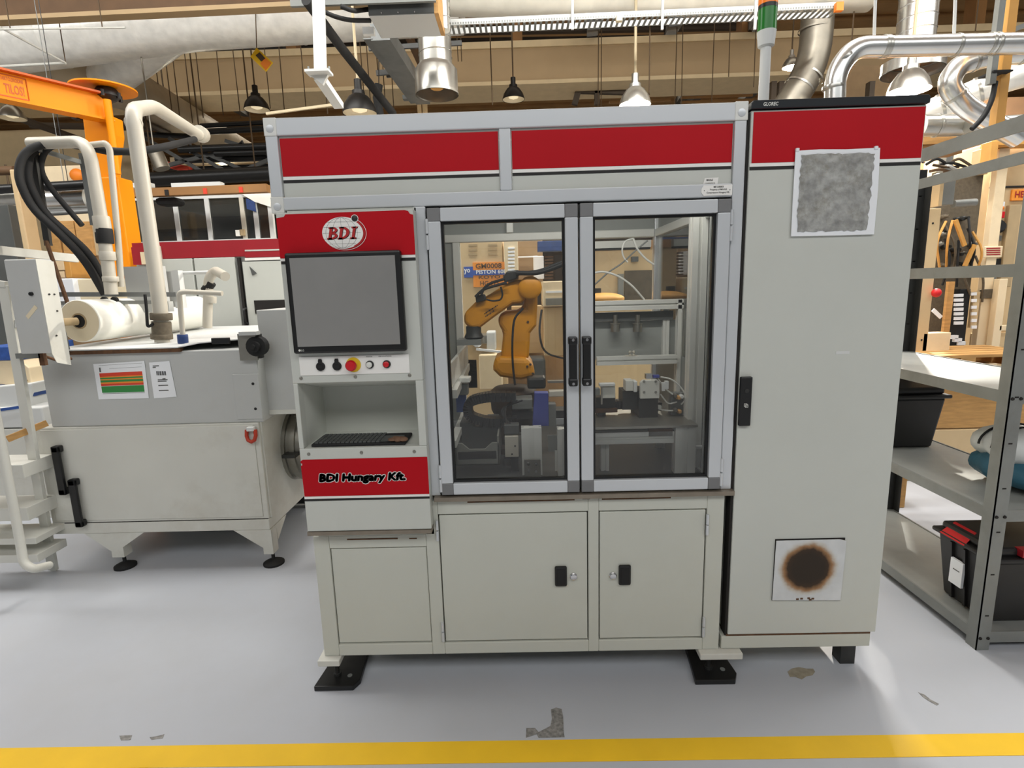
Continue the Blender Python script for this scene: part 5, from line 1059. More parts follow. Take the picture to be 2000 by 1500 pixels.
# ------------------------------------------------------------------ pendant lamps
def pendant(x, y, Y, dia, label, lit=False, power=0, black=True, cord='wire', glow=None, top=None):
    c_ = at(x, y, Y); r = dia/2; o_ = thing('pendant_lamp', label, 'lamp', tuple(c_), 'pendant lamps under the roof')
    mb_ = 'lamp_black' if black else 'galv'
    pr_ = [(0, r), (.02, r*.99), (r*.5, r*.86), (r*.9, r*.58), (r*1.05, r*.36)]
    sh_ = MB(); sh_.lathe(c_, (0, 0, 1), pr_, 28, caps=False); sh_.build('shade', mb_, o_)
    MB().lathe(c_+Vector((0, 0, .004)), (0, 0, 1), [(h*.97, q*.965) for h, q in pr_], 28, caps=False).build('shade_lining', 'lamp_in', o_)
    MB().lathe(c_+Vector((0, 0, r*1.0)), (0, 0, 1), [(0, r*.38), (r*.25, r*.36), (r*.3, r*.22), (r*.85, r*.22), (r*.9, r*.12)], 18).build('housing', mb_, o_)
    MB().lathe(c_+Vector((0, 0, r*.06-(r*.42 if glow == 'lamp_ball' else 0))), (0, 0, 1), [(0, r*.10), (r*.12, r*.42), (r*.45, r*.5), (r*.8, r*.4)], 20).build('bulb', 'lamp_lit' if glow else ('lamp_lit' if lit else 'lamp_unlit_glow'), o_)
    zt = 7.95 if top is None else top
    MB().tube([c_+Vector((0, 0, r*1.8)), (c_.x, c_.y, zt)], .012 if cord == 'wire' else .016, 6).build('cord', cord, o_)
    if power:
        l = bpy.data.lights.new('lamp_light', 'SPOT' if glow else 'POINT'); l.energy = power; l.color = (1, .94, .84); l.shadow_soft_size = .06
        lo = bpy.data.objects.new('lamp_light', l); COL.objects.link(lo); lo.parent = o_; lo.location = (0, 0, .004 if not glow else -r*.5)
        if glow:      # floodlight aimed at the gangway between cabinet and rack
            l.spot_size = math.radians(34); l.spot_blend = .6; l.shadow_soft_size = .12
            lo.rotation_euler = (Vector((1.9, -.1, .2))-c_).to_track_quat('-Z', 'Y').to_euler()
    return o_
pendant(1240, 205, 4.8, .36, 'glowing pendant lamp just above cell roof, right of centre', True, 200, black=False, cord='rope')
pendant(1775, 178, 4.0, .38, 'glowing pendant lamp beneath hood at upper right', True, 1300, black=False, cord='rope')
pendant(1545, 132, 8.3, .30, 'small glaring lamp right of the signal tower', True, 2600, black=False, glow='lamp_ball')
pendant(502, 215, 7.5, .40, 'unlit black pendant left of the cell roof corner')
pendant(1003, 195, 7.5, .36, 'unlit black pendant above the middle of cell roof')
pendant(703, 222, 4.2, .36, 'pendant half hidden behind cell roof near white bracket', black=True, cord='rope')
pendant(26, 410, 5.2, .16, 'tiny pendant at left edge below silver stub', True, black=False, top=3.3)
pendant(25, 232, 7.0, .36, 'pale pendant under crane boom at left edge', black=False)
# hanging sign
hsn = thing('hanging_sign', 'small yellow and red warning sign hanging tilted', 'sign', tuple(at(511, 117, 5.5)))
MB().prism([at(x, y, 5.5) for x, y in ((489, 111), (501, 93), (533, 122), (519, 140))], (0, .012, 0)).build('board', 'yellow', hsn)
MB().prism([at(x, y, 5.495) for x, y in ((508, 124), (518, 113), (530, 123), (519, 137))], (0, .004, 0)).build('red_print', 'orange_tag', hsn); MB().prism([at(x, y, 5.493) for x, y in ((499, 108), (507, 102), (518, 114), (510, 120))], (0, .004, 0)).build('dark_print', 'robot_dark', hsn)
MB().tube([at(501, 93, 5.5), at(495, -150, 5.5)], .006, 5).build('wire', 'wire', hsn)
# thin suspension wires
ORD = 'first second third fourth fifth sixth seventh eighth ninth tenth eleventh twelfth thirteenth fourteenth fifteenth sixteenth seventeenth eighteenth nineteenth twentieth twenty-first twenty-second twenty-third twenty-fourth twenty-fifth twenty-sixth twenty-seventh twenty-eighth twenty-ninth'.split()
for wi, (x, y1_, Y) in enumerate(sorted(((314,205,8),(338,235,8),(352,235,8),(376,240,8),(397,230,8),(436,225,8),(470,230,8.5),(528,212,8.5),(556,222,8),(598,215,8.5),(640,222,6),(713,215,8),(725,222,8),(738,140,7),(752,195,8),(770,225,8),(1168,215,8.5),(1174,215,8.5),(1318,205,8.5),(1331,205,8.5),(1390,200,8.5),(1423,150,8.5),(1472,170,8.5),(962,205,6),(1268,185,5.2),(895,120,8.5),(902,120,8.5),(1663,85,5),(1905,60,6)))):
    p_ = at(x, y1_, Y); tag(MB().tube([p_, (p_.x+random.uniform(-.03, .03), Y, 7.98)], .0085, 5).build('suspension_wire', 'wire'), 'thin dark wire dropping from the roof, '+ORD[wi]+' from left', 'wire', 'thin wires dropping from the roof')
for x, y0_, y1_, Y in ((1712, 0, 68, 1.3), (1868, 0, 70, 1.3)): tag(MB().tube([at(x, y0_-60, Y), at(x-5, y1_+6, Y)], .008, 8).build('white_rod', 'white'), ('left' if x < 1800 else 'right')+' white threaded rod holding the bright vent pipe', 'rod')
# dark pipe rack at the back left
pr_ = thing('pipe_rack', 'black pipe rack crossing the hall left of the cell', 'pipe rack', tuple(at(420, 350, 8)))
for (x0_, y0_, x1_, y1_, Y, r_) in ((392,246,540,238,8,.04),(392,258,540,250,8,.05),(270,262,400,268,8.5,.05),(350,292,540,285,8,.06),(420,300,540,296,8,.05),(345,312,540,306,8.2,.07),(270,352,540,338,7.4,.12),(330,330,540,322,8.4,.03)): MB().tube([at(x0_, y0_, Y), at(x1_, y1_, Y)], r_, 10).build('pipe', 'black', pr_)
for (x0_, y0_, x1_, y1_) in ((280,268,420,350),(330,270,470,352),(380,290,505,345),(440,275,520,300),(300,330,420,300),(460,340,530,310)): MB().bar(at(x0_, y0_, 8.1), at(x1_, y1_, 8.1), .05, .06).build('brace', 'purlin', pr_)
for x in (366, 470): MB().tube([at(x, 292, 8), at(x-3, 282, 8), at(x+3, 276, 8), at(x+6, 284, 8), at(x+5, 300, 8)], .025, 8).build('hook', 'black', pr_)
for x in (300, 400, 500): p_ = at(x, 345, 7.6); MB().tube([p_, (p_.x, p_.y, 8.0)], .012, 6).build('hanger_rod', 'wire', pr_)
tag(MB().bar(at(310, 318, 8.3), at(372, 332, 8.3), .12, .10).build('red_bar', 'red_print'), 'short red bar among the black pipe rack', 'bar')
fh = thing('wall_lamp', 'row of small white lights behind the black pipe rack', 'lamp', tuple(at(430, 325, 9)))
for x, y in ((431, 307), (435, 318), (437, 328)): MB().sphere(at(x, y, 9.97), .07, 12, (1, 1, .8)).build('bulb', 'lamp_lit', fh)
for (x0_, y0_, x1_, y1_, lb) in ((332,304,540,320,'long cream wall strip behind upper black pipes'),(345,322,540,334,'lower cream wall strip behind black pipes')): tag(MB().pbox(x0_, y0_, x1_, y1_, 10, .1).build('wall_strip', 'cream_light'), lb, 'panel')
MB().pbox(232, 357, 292, 366, YO+.1, .1).build('trunking', 'white', of); MB().pbox(334, 356, 430, 364, YO+.1, .1).build('trunking', 'white', of)
tag(MB().tube([at(300, 290, 6), at(318, 330, 6)], .10, 12).tube([at(300, 290, 6), (at(300, 290, 6).x, 6, 8.0)], .01, 5).build('dark_elbow_duct', 'galv_dark'), 'dark duct stub left of the white riser pipe', 'duct')
# frame shapes under the box beam, centre
uf = thing('steel_frame', 'black angular steel frame under the box beam', 'frame', tuple(at(1150, 190, 10)))
MB().bar(at(1122, 205, 10), at(1130, 176, 10), .10, .12).build('post', 'deck_dark', uf); MB().bar(at(1127, 178, 10), at(1222, 181, 10), .10, .08).build('rail', 'deck_dark', uf); MB().bar(at(1166, 178, 10), at(1166, 205, 10), .10, .10).build('post', 'deck_dark', uf)
for i, (x0_, x1_) in enumerate(((1190, 1310), (1330, 1470))): 
    lv = thing('louvre_screen', ('left' if i == 0 else 'right')+' brown slatted screen under the box beam', 'screen', tuple(at(x0_, 205, 12)))
    for k in range(5): MB().bar(at(x0_, 164+k*9, 12), at(x1_, 159+k*9, 12), .05, .05).build('slat', 'deck', lv)

# thin hanging frame in the upper left
hf = thing('suspended_light_frame', 'thin white hanging frame before the silver duct at left', 'frame', tuple(at(60, 125, 5.0)))
for p0, p1, r_ in (((-40, 132, 5.0), (128, 123, 5.0), .016), ((128, 123, 5.0), (0, 53, 4.4), .012), ((-40, 58, 4.4), (245, 54, 4.4), .010)): MB().tube([at(*p0), at(*p1)], r_, 8).build('tube', 'white_paint', hf)
for x, y, Y in ((128, 123, 5.0), (20, 57, 4.4), (200, 55, 4.4)): p_ = at(x, y, Y); MB().tube([p_, (p_.x, Y, 8.0)], .006, 5).build('wire', 'wire', hf)

tag(MB().box(at(-80, 250, 11).x, at(262, 250, 11).x, 11, 11.1, 0, at(100, 252, 11).z).build('pale_wall_panel', 'beam_pale'), 'pale beige wall far behind the crane column', 'wall panel')
for i, (p0, p1) in enumerate((((20, 225, 7.5), (190, 285, 8.5)), ((60, 245, 9), (330, 250, 9)), ((250, 225, 7.5), (330, 262, 9)))): tag(MB().tube([at(*p0), at(*p1)], .06, 8).tube([at(*p1), (at(*p1).x, at(*p1).y, 7.995)], .006, 5).build('dark_pipe', 'deck_dark'), ('dark pipe sloping under the crane boom', 'thin dark pipe crossing behind the crane column', 'dark pipe sloping behind the white riser elbow')[i], 'pipe')
# ================================================================== vent pipes above the tall cabinet
vp = thing('vent_pipe', 'bright silver vent pipe rising from cabinet and bending right', 'pipe', tuple(at(1630, 195, 1.2)))
P_ = [at(*p) for p in ((1630, 215, 1.2), (1632, 140, 1.2), (1668, 92, 1.2), (1730, 91, 1.2), (2040, 84, 1.2))]
rv = .052
MB().tube(P_, rv, 22, bend=.16).build('tube', 'galv_bright', vp)
for x, y, dx, dy in ((1628, 168, 0, 1), (1645, 112, .6, .8), (1722, 91, 1, 0), (1728, 91, 1, 0), (1864, 88, 1, 0), (1940, 86, 1, 0), (1928, 86, 1, 0)): MB().lathe(at(x, y, 1.2), (dx, 0, -dy if dx < .9 else 0), [(0, rv*1.07), (.008, rv*1.09), (.016, rv*1.07)], 22).build('clamp_band', 'galv', vp)
def vpipe(pts, r, label, m_='galv_bright', rings=3, bend=.25):
    Q = [at(*p) for p in pts]; o_ = thing('vent_pipe', label, 'pipe', tuple(min(Q, key=lambda v: v.z))); MB().tube(Q, r, 22, bend=bend).build('tube', m_, o_)
    for i in range(len(Q)-1):
        d_ = (Q[i+1]-Q[i]); 
        if d_.length > r*2: c_ = Q[i]+d_*.5; d_.normalize(); MB().lathe(c_, d_, [(0, r*1.06), (.01, r*1.08), (.02, r*1.06)], 22).build('clamp_band', 'galv', o_)
    return o_
vpipe([(2060, 100, 1.75), (1935, 108, 1.75), (1870, 128, 1.75), (1850, 165, 1.75), (1880, 205, 1.75), (1990, 270, 1.75)], .062, 'silver vent pipe swinging round in S-bend behind rack', bend=.2)
vpipe([(2060, 128, 2.2), (1950, 160, 2.2), (1880, 190, 2.3), (1800, 225, 2.4)], .085, 'thick dull vent pipe sloping behind the S-bend', 'foil', bend=.2)
vpipe([(1798, 246, 2.0), (1855, 245, 2.0), (1900, 243, 2.0)], .070, 'short horizontal vent pipe beside cabinet top corner', 'galv', bend=0)
vpipe([(1890, 246, 1.9), (1960, 240, 1.9), (2060, 234, 1.9)], .045, 'low silver pipe lying behind the tan post', 'galv', bend=0)
dk = thing('dark_elbow_duct', 'dark spiral duct bending down left behind cabinet', 'duct', tuple(at(1545, 200, 5)))
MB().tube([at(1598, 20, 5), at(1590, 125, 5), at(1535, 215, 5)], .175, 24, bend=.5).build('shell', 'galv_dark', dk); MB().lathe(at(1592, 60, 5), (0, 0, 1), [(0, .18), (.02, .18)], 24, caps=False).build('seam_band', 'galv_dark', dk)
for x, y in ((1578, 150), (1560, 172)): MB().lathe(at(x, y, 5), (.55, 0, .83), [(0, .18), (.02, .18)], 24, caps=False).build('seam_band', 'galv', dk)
# tan post with conduit
tp = thing('tan_post', 'tan steel post with strapped grey conduit at upper right', 'post', tuple(at(1945, 255, 1.5)))
MB().bar(at(1944, 262, 1.5), at(1982, -60, 1.5), .05, .05, up=(0, 1, 0)).build('post', 'tan_post', tp)
MB().bar(at(1934, 165, 1.46), at(1962, -60, 1.46), .035, .035, up=(0, 1, 0)).build('conduit', 'rack', tp)
MB().tube([at(1944, 160, 1.46), at(1938, 195, 1.44), at(1922, 228, 1.44), at(1898, 252, 1.44)], .014, 10, bend=.1).build('black_hose', 'rubber', tp)
p_ = at(1950, 143, 1.47); MB().box(p_.x-.06, p_.x+.05, 1.43, 1.54, p_.z-.005, p_.z+.005).build('strap', 'rubber', tp)
MB().bar(at(1975, 60, 1.5), at(2040, 34, 1.5), .02, .025).build('arm', 'rack', tp)
# hall wall panel behind pipes
a_ = at(1640, 130, 7); tag(MB().box(a_.x, at(1760, 130, 7).x, 7, 7.2, 0, a_.z).build('brown_tower', 'concrete'), 'brown tower cabinet behind the lit upper right lamp', 'cabinet')
for i, x in enumerate((1513, 1528, 1705)): tag(MB().box(at(x-5, 158, 6).x, at(x+5, 158, 6).x, 6, 6.1, 0, at(x, 158, 6).z).build('dark_post', 'deck_dark'), ('left dark post beside signal tower pole', 'right dark post beside signal tower pole', 'dark post behind the vent pipe elbow')[i], 'post')
# ================================================================== steel shelving rack at right
rk = thing('shelving_rack', 'grey steel shelving rack right of the tall cabinet', 'rack', (2.25, .85, 0))
XL, XR, YF, YK = 1.93, 2.44, .14, 1.44
TOP = 2.4
for x, y in ((XL, YF), (XR, YF), (XL, YK), (XR, YK)):
    m_ = MB(); sx_ = 1 if x == XL else -1; sy_ = 1 if y == YF else -1; tp_ = 2.16 if (x == XR and y == YK) else TOP
    m_.box(x, x+sx_*.055, y, y+sy_*.004, .0, tp_); m_.box(x, x+sx_*.004, y, y+sy_*.055, .0, tp_); m_.build('post', 'dark_metal' if (x == XR and y == YK) else 'rack', rk)  # far right post coloured darker to imitate its shade
    for k in range(12): MB().box(x+sx_*.02, x+sx_*.036, y-.0006 if sy_ > 0 else y-.004, y+.0045 if sy_ > 0 else y+.0006, .16+k*.19, .166+k*.19).build('bolt_slot', 'gap', rk)
for z in (.045, .598, 1.095):
    s_ = MB().box(XL+.006, XR-.006, YF+.006, YK-.006, z+.028, z+.034).build('shelf', 'rack_top', rk)
    for (a0, a1, c0, c1) in ((XL+.005, XL+.014, YF+.006, YK-.006), (XR-.014, XR-.005, YF+.006, YK-.006), (XL+.006, XR-.006, YF+.005, YF+.014), (XL+.006, XR-.006, YK-.014, YK-.005)): MB().box(a0, a1, c0, c1, z-.012, z+.038).build('shelf_rail', 'rack', rk)
    for dx in (.012, .045): MB().lathe((XL+dx, YF, z+.012), (0, -1, 0), [(0, .007), (.004, .006)], 10).build('bolt', 'gap', rk)
for z, h_ in ((1.607, .05), (2.03, .045), (2.16, .06)): MB().box(XL+.005, XL+.016, YF+.006, YK-.006, z-h_/2, z+h_/2).build('side_rail', 'rack', rk)
# dark backing post
tag(MB().box(XR-.02, XR+.025, YK+.03, YK+.10, 0, 2.22).build('black_post', 'black'), 'black post standing behind the far rack corner', 'post')
tag(MB().box(XR+.10, XR+.22, YK+.20, YK+.34, 0, .56).build('timber_block', 'wood', None, bevel=.006), 'upright timber block seen under middle rack shelf', 'block')
# totes
def tote(x0, x1, y0, y1, z0, h, label, clip=False):
    o_ = thing('storage_tote', label, 'tote', ((x0+x1)/2, (y0+y1)/2, z0)); t = .03
    b_ = MB(); b_.add([(x0+t, y0+t, z0), (x1-t, y0+t, z0), (x1-t, y1-t, z0), (x0+t, y1-t, z0), (x0, y0, z0+h), (x1, y0, z0+h), (x1, y1, z0+h), (x0, y1, z0+h)], [(0,3,2,1),(4,5,6,7),(0,1,5,4),(1,2,6,5),(2,3,7,6),(3,0,4,7)]); b_.build('body', 'tote', o_, bevel=.012)
    MB().box(x0-.02, x1+.02, y0-.02, y1+.02, z0+h, z0+h+.022).build('rim', 'tote', o_, bevel=.008); MB().box(x0+.005, x1-.005, y0+.005, y1-.005, z0+h+.02, z0+h+.06).build('lid', 'tote', o_, bevel=.014)
    for k in range(3): xx = x0-.004; yy = y0+(y1-y0)*(k+.8)/4; MB().bar((xx+t, yy, z0+.01), (xx+.002, yy, z0+h-.01), .02, .014).build('rib', 'tote', o_)
    if clip:
        MB().prism([(x0-.024, y0+.42*(y1-y0), z0+h+.012), (x0-.024, y0+.88*(y1-y0), z0+h+.012), (x0+.03, y0+.85*(y1-y0), z0+h+.064), (x0+.03, y0+.45*(y1-y0), z0+h+.064)], (.006, 0, .004)).build('red_clip', 'tote_red', o_)
        MB().box(x0-.012, x0+.0, y0+.43*(y1-y0), y0+.66*(y1-y0), z0+.10, z0+.22).build('label_sheet', 'sheet', o_); MB().box(x0-.0125, x0-.012, y0+.48*(y1-y0), y0+.60*(y1-y0), z0+.17, z0+.175).build('label_print', 'ink_grey', o_)
        MB().box(x0+.1, x1-.04, y0-.022, y0+.02, z0+h+.03, z0+h+.062).build('red_clip', 'red_dark', o_)
    return o_
tote(2.00, 2.41, .19, .50, .080, .30, 'black lidded tote with red clips on bottom shelf', True)
tote(2.02, 2.36, 1.00, 1.40, .633, .29, 'black lidded tote on the middle shelf by cabinet')
# bundled bag
bg_ = thing('wrapped_bundle', 'blue and white wrapped bundle on middle shelf', 'bundle', (2.26, .42, .633))
b = MB(); b.sphere((2.27, .42, .633+.085), .165, 24, (.95, 1.2, .50)); b.v = [v+Vector((.010*math.sin(v.y*40), .008*math.sin(v.x*50), .008*math.sin(v.x*33+v.y*27))) for v in b.v]; b.build('blue_bag', 'bag_blue', bg_)
b = MB(); b.sphere((2.26, .44, .633+.19), .145, 24, (1.0, 1.15, .58)); b.v = [v+Vector((.010*math.sin(v.y*30), .008*math.sin(v.x*41), .010*math.sin(v.x*29+v.y*31))) for v in b.v]; b.build('white_sack', 'bag_white', bg_)
for k in range(2): 
    pts = [Vector((2.26+.147*math.cos(t), .40+k*.07, .823+.092*math.sin(t))) for t in [math.pi*i/16 for i in range(17)]]; MB().tube(pts, .005, 6).build('tie_cord', 'rubber', bg_)
# pallet and cartons behind the rack
pal = thing('wooden_pallet', 'wooden pallet on brown crate behind the rack', 'pallet', (3.3, 2.3, .62))
for k in range(5): MB().box(2.75, 3.95, 2.1+k*.12, 2.2+k*.12, .98, 1.0).build('deck_board', 'wood', pal)
for k in range(3): MB().box(2.75+k*.55, 2.86+k*.55, 2.1, 2.68, .88, .98).build('block', 'wood', pal)
for k in range(2): MB().box(2.75, 3.95, 2.1+k*.45, 2.2+k*.45, .86, .88).build('bottom_board', 'wood', pal)
tag(MB().box(2.78, 3.9, 2.15, 2.65, 0.42, .855).build('brown_crate', 'wood', None, bevel=.01), 'brown wooden crate under the pallet behind rack', 'crate')
tag(MB().box(2.78, 3.9, 2.15, 2.65, 0, .415).build('pale_pallet_box', 'cream', None, bevel=.01), 'pale box on floor under the brown crate', 'box')
# ================================================================== cream machine behind the rack
YM = 2.9
cm = thing('cream_machine', 'cream production machine with control panel behind the rack', 'machine', (at(1960, 720, YM).x, YM+.5, 0))
def cb(x0_, y0_, x1_, y1_, Y, dy, m_, nm, bev=.004): return MB().pbox(x0_, y0_, x1_, y1_, Y, dy).build(nm, m_, cm, bevel=bev)
xm0 = at(1930, 500, YM).x
MB().box(xm0, xm0+1.8, YM+.05, YM+.9, .1, at(1960, 270, YM).z).build('body', 'cream', cm, bevel=.008)
cb(1935, 366, 2060, 655, YM, .05, 'cream', 'front_door'); cb(1928, 290, 1948, 700, YM-.06, .06, 'cream_light', 'door_post'); cb(1935, 362, 2060, 366, YM-.01, .02, 'gap', 'seam')
cb(1945, 262, 2060, 282, YM-.15, .15, 'tan_post', 'top_beam'); cb(1934, 275, 1948, 330, YM-.16, .1, 'tan_post', 'top_post'); cb(1915, 290, 1932, 340, YM-.05, .1, 'cream', 'bracket')
s_ = cb(1977, 369, 2040, 391, YM-.02, .02, 'sign_orange', 'orange_sign'); p_ = at(1982, 386, YM-.022); text('sign_lettering', 'HELLER', (p_.x, YM-.022, p_.z), .21, 'red_dark', s_, .052, offset=.02)
cb(1943, 394, 1963, 404, YM-.02, .02, 'sheet', 'name_tag'); cb(1938, 413, 1951, 425, YM-.02, .02, 'mid_grey', 'switch'); cb(1951, 413, 1963, 426, YM-.03, .03, 'button_red', 'red_switch')
p_ = at(1954, 407, YM); MB().lathe((p_.x, YM, p_.z), (0, -1, 0), [(0, .020), (.02, .016), (.025, .006)], 14).build('indicator_lamp', 'orange_tag', cm)
p_ = at(1948, 443, YM); MB().lathe((p_.x, YM, p_.z), (0, -1, 0), [(0, .055), (.02, .055), (.022, .04), (.05, .035)], 20).build('rotary_switch', 'rubber', cm)
cb(1936, 460, 1957, 471, YM-.02, .02, 'steel', 'plate'); cb(1922, 481, 1958, 503, YM-.07, .01, 'cream_light', 'rating_plate')
for k in range(4): cb(1927, 484+k*4, 1954, 486+k*4, YM-.072, .003, 'red_dark', 'plate_line', 0)
cb(1932, 505, 1957, 522, YM-.02, .02, 'rubber', 'dark_cover'); cb(1932, 530, 1946, 565, YM-.02, .02, 'mid_grey', 'socket'); cb(1918, 565, 1940, 583, YM-.08, .03, 'valve_brown', 'connector'); cb(1938, 573, 1952, 582, YM-.02, .02, 'yellow', 'warning_tag')
cb(1963, 400, 1985, 560, YM-.04, .04, 'paper_core', 'cable_door'); cb(1918, 584, 1960, 650, YM-.03, .03, 'cream_light', 'lower_door'); cb(1900, 650, 1990, 685, YM-.02, .04, 'cream', 'lower_panel'); cb(1895, 680, 2060, 720, YM-.01, .04, 'cream', 'lower_panel')
cb(1942, 545, 1958, 720, YM-.14, .06, 'cream_light', 'guard_post'); cb(1952, 635, 2010, 645, YM-.14, .05, 'cream_light', 'guard_rail')
# second, narrower cream upright with valves between
cu_ = thing('cream_upright', 'narrow cream upright panel left of the valve bank', 'panel', (at(1815, 700, 2.4).x, 2.45, 0))
xa, xb = at(1803, 420, 2.4).x, at(1838, 420, 2.4).x
MB().box(xa, xb, 2.4, 2.55, .05, at(1820, 407, 2.4).z).build('panel', 'cream', cu_, bevel=.006)
for x, y in ((1822, 436), (1800, 664)): p_ = at(x, y, 2.4); MB().lathe((p_.x, 2.4, p_.z), (0, -1, 0), [(0, .008), (.003, .007)], 10).build('hole', 'gap', cu_)
MB().box(xb-.04, xb+.18, 2.4, 2.5, .05, at(1830, 650, 2.4).z).build('white_box', 'cream_light', cu_, bevel=.006)
vb_ = thing('valve_bank', 'dark valve bank with hoses and white tags behind rack', 'valve bank', (at(1875, 700, 2.8).x, 2.85, 0))
xa, xb = at(1836, 430, 2.85).x, at(1920, 430, 2.85).x
MB().box(xa, xb, 2.9, 3.0, 0, at(1880, 330, 2.85).z).build('backing', 'valve_brown', vb_)
MB().pbox(1868, 565, 1888, 710, 2.8, .08).build('manifold', 'rubber', vb_, bevel=.004)
for k in range(7): MB().pbox(1866, 574+k*9, 1882, 580+k*9, 2.78, .02).build('white_tag', 'sheet', vb_)
for k in range(3): MB().pbox(1858+k*7, 655+k*6, 1872+k*7, 662+k*6, 2.78, .03).build('white_tag', 'sheet', vb_)
MB().pbox(1899, 570, 1911, 640, 2.79, .03).build('tag_strip', 'cream', vb_)
for k in range(6): MB().pbox(1898, 571+k*13, 1908, 577+k*13, 2.775, .012).build('cream_tag', 'sheet', vb_)
random.seed(11)
for k in range(16):
    x, y = random.uniform(1842, 1912), random.uniform(420, 540); p_ = at(x, y, 2.82); MB().lathe((p_.x, 2.9, p_.z), (0, -1, 0), [(0, .02), (.04, .02), (.045, .012), (.09, .012)], 10).build('valve', ('rubber', 'steel', 'valve_brown', 'dark_metal')[k % 4], vb_)
for k in range(10):
    x, y = random.uniform(1840, 1905), random.uniform(410, 500); MB().tube([at(x, y, 2.8), at(x+random.uniform(-25, 25), y+40, 2.74), at(x+random.uniform(-15, 25), y+90, 2.8)], .010, 6, bend=.1).build('hose', ('rubber', 'valve_brown', 'tan_post')[k % 3], vb_)
MB().bar(at(1884, 480, 2.75), at(1866, 430, 2.75), .02, .03).build('tan_lever', 'tan_post', vb_); MB().bar(at(1884, 520, 2.75), at(1903, 478, 2.75), .02, .03).build('tan_lever', 'tan_post', vb_)
MB().pbox(1848, 550, 1860, 650, 2.7, .03).build('tan_upright', 'wood', vb_); MB().sphere(at(1829, 572, 2.35), .035, 12).build('red_knob', 'tote_red', vb_)
MB().bar(at(1838, 620, 2.72), at(1822, 605, 2.72), .012, .03).build('white_lever', 'sheet', vb_)
for k in range(6):
    x = 1840+k*12; MB().pbox(x, 690+k % 2*6, x+9, 706, 2.7, .06).build('fitting', ('rubber', 'valve_brown', 'orange_tag', 'steel')[k % 4], vb_)
pr2 = thing('pipe_column', 'grey square duct column above the valve bank', 'duct', tuple(at(1855, 400, 2.6)))
MB().pbox(1840, 335, 1866, 400, 2.55, .12).build('box', 'rack', pr2, bevel=.006); MB().pbox(1848, 295, 1862, 335, 2.58, .08).build('neck', 'galv', pr2); MB().tube([at(1862, 398, 2.6), at(1905, 395, 2.6)], .03, 10).build('stub', 'rack', pr2); MB().pbox(1835, 350, 1842, 402, 2.5, .1).build('side_panel', 'cream', pr2)
for k in range(8):
    x, y = 1808+k*7, 322+(k*13) % 26; tag(MB().tube([at(x, y, 2.3), at(x+22, y-14+(k % 3)*9, 2.25), at(x+50, y+4, 2.3)], .010, 6, bend=.1).build('loose_cable', ('rubber', 'brown', 'wire', 'transparent_tube')[k % 4]), ('leftmost', 'second', 'third', 'fourth', 'fifth', 'sixth', 'seventh', 'rightmost')[k]+' of the tangled cables above the cream upright', 'cable', 'tangled cables beside cabinet top')
tb_ = thing('timber_beam', 'brown timber beams stacked under vent pipes at right', 'beam', tuple(at(1830, 300, 2.4)))
MB().pbox(1800, 264, 1900, 280, 2.4, .15).build('beam', 'wood', tb_); MB().pbox(1800, 281, 1880, 300, 2.42, .15).build('beam', 'beam_brown', tb_); MB().bar(at(1800, 264, 2.3), at(1935, 245, 2.3), .02, .015).build('white_strip', 'sheet', tb_)
# dim brown wall behind the machine row, right
tag(MB().box(3.2, 9, 4.2, 4.3, 0, 3.4).build('brown_partition', 'brown'), 'dark brown partition behind the cream machine', 'partition')
# ================================================================== machine seen through the rear window of the cell
YG = 2.2
gm_ = thing('rear_machine', 'beige machine with name boards seen through the cell', 'machine', (0, YG+.4, 0))
def gbx(x0_, y0_, x1_, y1_, Y, dy, m_, nm, bev=.004): return MB().pbox(x0_, y0_, x1_, y1_, Y, dy).build(nm, m_, gm_, bevel=bev)
x0_, x1_ = at(880, 600, YG).x, at(985, 600, YG).x
MB().box(x0_-.2, x1_, YG, YG+.8, .3, at(930, 440, YG).z).build('cabinet', 'cream', gm_, bevel=.01)
for k in range(3):
    gbx(915, 477+k*9, 932, 481+k*9, YG-.006, .006, 'paper_core', 'vent_slot', 0); gbx(953, 476+k*9, 971, 480+k*9, YG-.006, .006, 'paper_core', 'vent_slot', 0)
gbx(985, 470, 1012, 540, YG-.05, .3, 'cream_light', 'louvre_box')
for k in range(7): gbx(992, 483+k*7, 1005, 487+k*7, YG-.062, .012, 'sheet', 'louvre', .002)
gbx(906, 521, 924, 542, YG-.012, .012, 'sign_blue', 'blue_plate', 0); text('plate_lettering', 'yo', (at(907, 537, YG).x, YG-.0135, at(907, 536, YG).z), .046, 'sheet', gm_, .04, offset=.03)
s_ = gbx(924, 512, 992, 560, YG-.010, .010, 'sign_orange', 'name_board', 0)
gbx(924, 527, 992, 537, YG-.014, .004, 'sign_blue', 'blue_stripe', 0)
def gt(sv, xa, xb, y, h, m_): p_ = at(xa, y, YG-.016); text('board_lettering', sv, (p_.x, YG-.016, p_.z), at(xb, y, YG-.016).x-p_.x, m_, s_, h, offset=.025)
gt('GM0008', 929, 980, 525, .038, 'brown'); gt('PISTON 60B', 930, 990, 535.5, .030, 'sheet'); gt('KOYO J', 935, 985, 547, .034, 'brown'); gt('HG 175', 938, 975, 558, .034, 'brown')
gbx(1012, 470, 1060, 560, YG+.5, .1, 'concrete', 'rear_wall'); gbx(1050, 470, 1140, 490, YG+.2, .1, 'sign_navy', 'blue_hood'); gbx(1012, 500, 1050, 503, YG+.45, .02, 'sheet', 'bright_rail', 0)
for k in range(8): gbx(1064, 500+k*6, 1080, 503+k*6, YG+.3, .02, 'brown', 'louvre', 0)
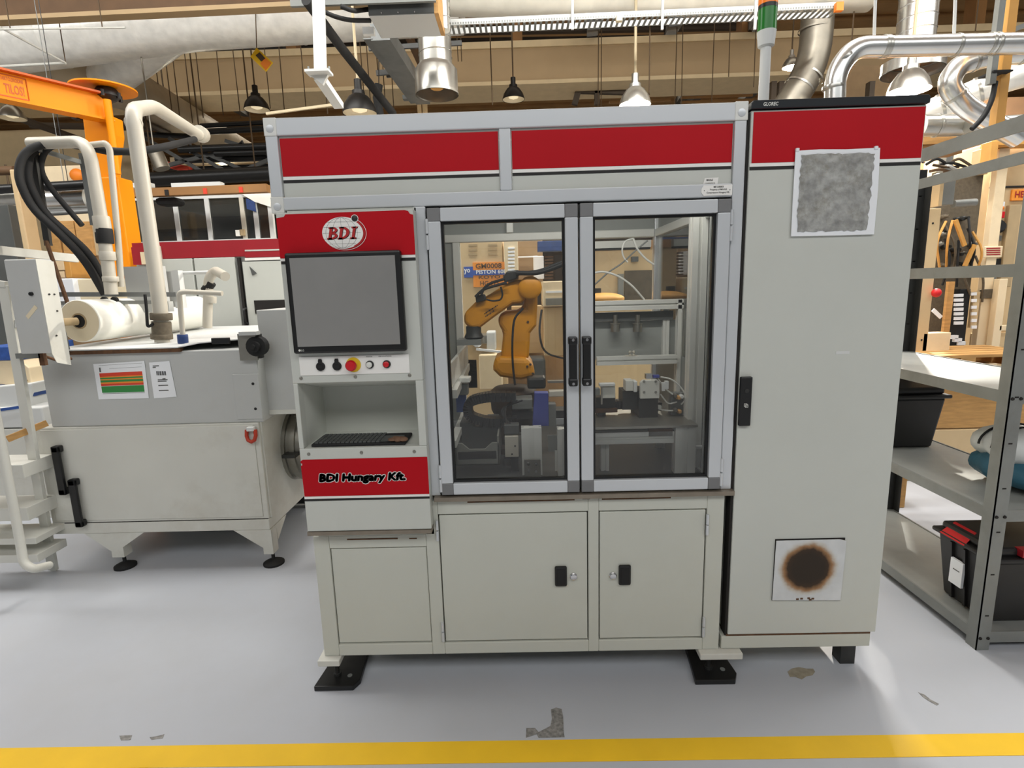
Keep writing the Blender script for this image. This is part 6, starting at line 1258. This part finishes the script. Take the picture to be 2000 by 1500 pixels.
gbx(1042, 500, 1062, 545, YG+.4, .05, 'sheet', 'white_panel'); gbx(1060, 549, 1103, 598, YG-.1, .3, 'cream_light', 'control_box', .008); gbx(1066, 582, 1104, 596, YG-.13, .03, 'steel', 'display'); gbx(1066, 568, 1098, 572, YG-.105, .005, 'sheet', 'slot', 0)
gbx(1000, 598, 1060, 690, YG+.4, .2, 'cream', 'rear_cabinet'); gbx(1062, 600, 1110, 695, YG, .3, 'cream', 'lower_cabinet', .008)
gbx(880, 690, 1120, 900, YG+.6, .2, 'concrete', 'base_wall'); gbx(936, 693, 980, 760, YG-.25, .3, 'cream_light', 'low_box', .008); gbx(912, 700, 934, 760, YG, .3, 'dark_grey', 'dark_bucket', .01); gbx(1030, 700, 1066, 760, YG-.1, .2, 'dark_grey', 'dark_case', .02); gbx(912, 655, 950, 672, YG-.2, .2, 'steel', 'fixture'); gbx(950, 648, 968, 685, YG-.2, .15, 'white', 'canister', .01)
MB().bar(at(930, 682, YG-.3), at(985, 688, YG-.3), .02, .015).build('white_rod', 'sheet', gm_)
MB().tube([at(1058, 605, YG-.1), at(1052, 650, YG-.15), at(1062, 690, YG-.12), at(1100, 700, YG-.1)], .008, 6, bend=.1).build('cable', 'rubber', gm_)
b = MB(); b.sphere(at(932, 669, YG-.28), .035, 14); b.build('white_ball', 'sheet', gm_)
YH = 2.0
gr_ = thing('rear_enclosure', 'brown sheet enclosure seen through right glass door', 'enclosure', (at(1230, 560, YH).x, YH+.4, 0))
MB().box(at(1125, 560, YH).x, at(1300, 560, YH).x, YH, YH+.6, .3, at(1220, 485, YH).z).build('sheet_body', 'cream', gr_)
MB().pbox(1125, 470, 1300, 486, YH-.02, .05).build('top_rail', 'beam_brown', gr_); MB().pbox(1234, 501, 1247, 511, YH-.03, .03).build('switch', 'dark_grey', gr_); MB().pbox(1208, 535, 1218, 590, YH-.04, .04).build('stanchion', 'rack', gr_); MB().pbox(1220, 528, 1275, 585, YH-.012, .012).build('dark_panel', 'valve_brown', gr_)
b = MB(); p_ = at(1178, 584, YH-.3); b.sphere(p_, .12, 18, (1.2, .8, .35)); b.build('yellow_cover', 'tan_post', gr_); MB().pbox(1160, 563, 1174, 575, YH-.3, .05).build('valve', 'dark_metal', gr_)
MB().box(at(1300, 560, YH).x+.02, at(1480, 560, YH).x, YH+.2, YH+.3, .3, 1.9).build('side_sheet', 'cream_light', gr_); b = MB(); b.sphere(at(1310, 560, YH), .09, 16, (1.1, .6, 1.0)); b.build('white_dome', 'cream_light', gr_)
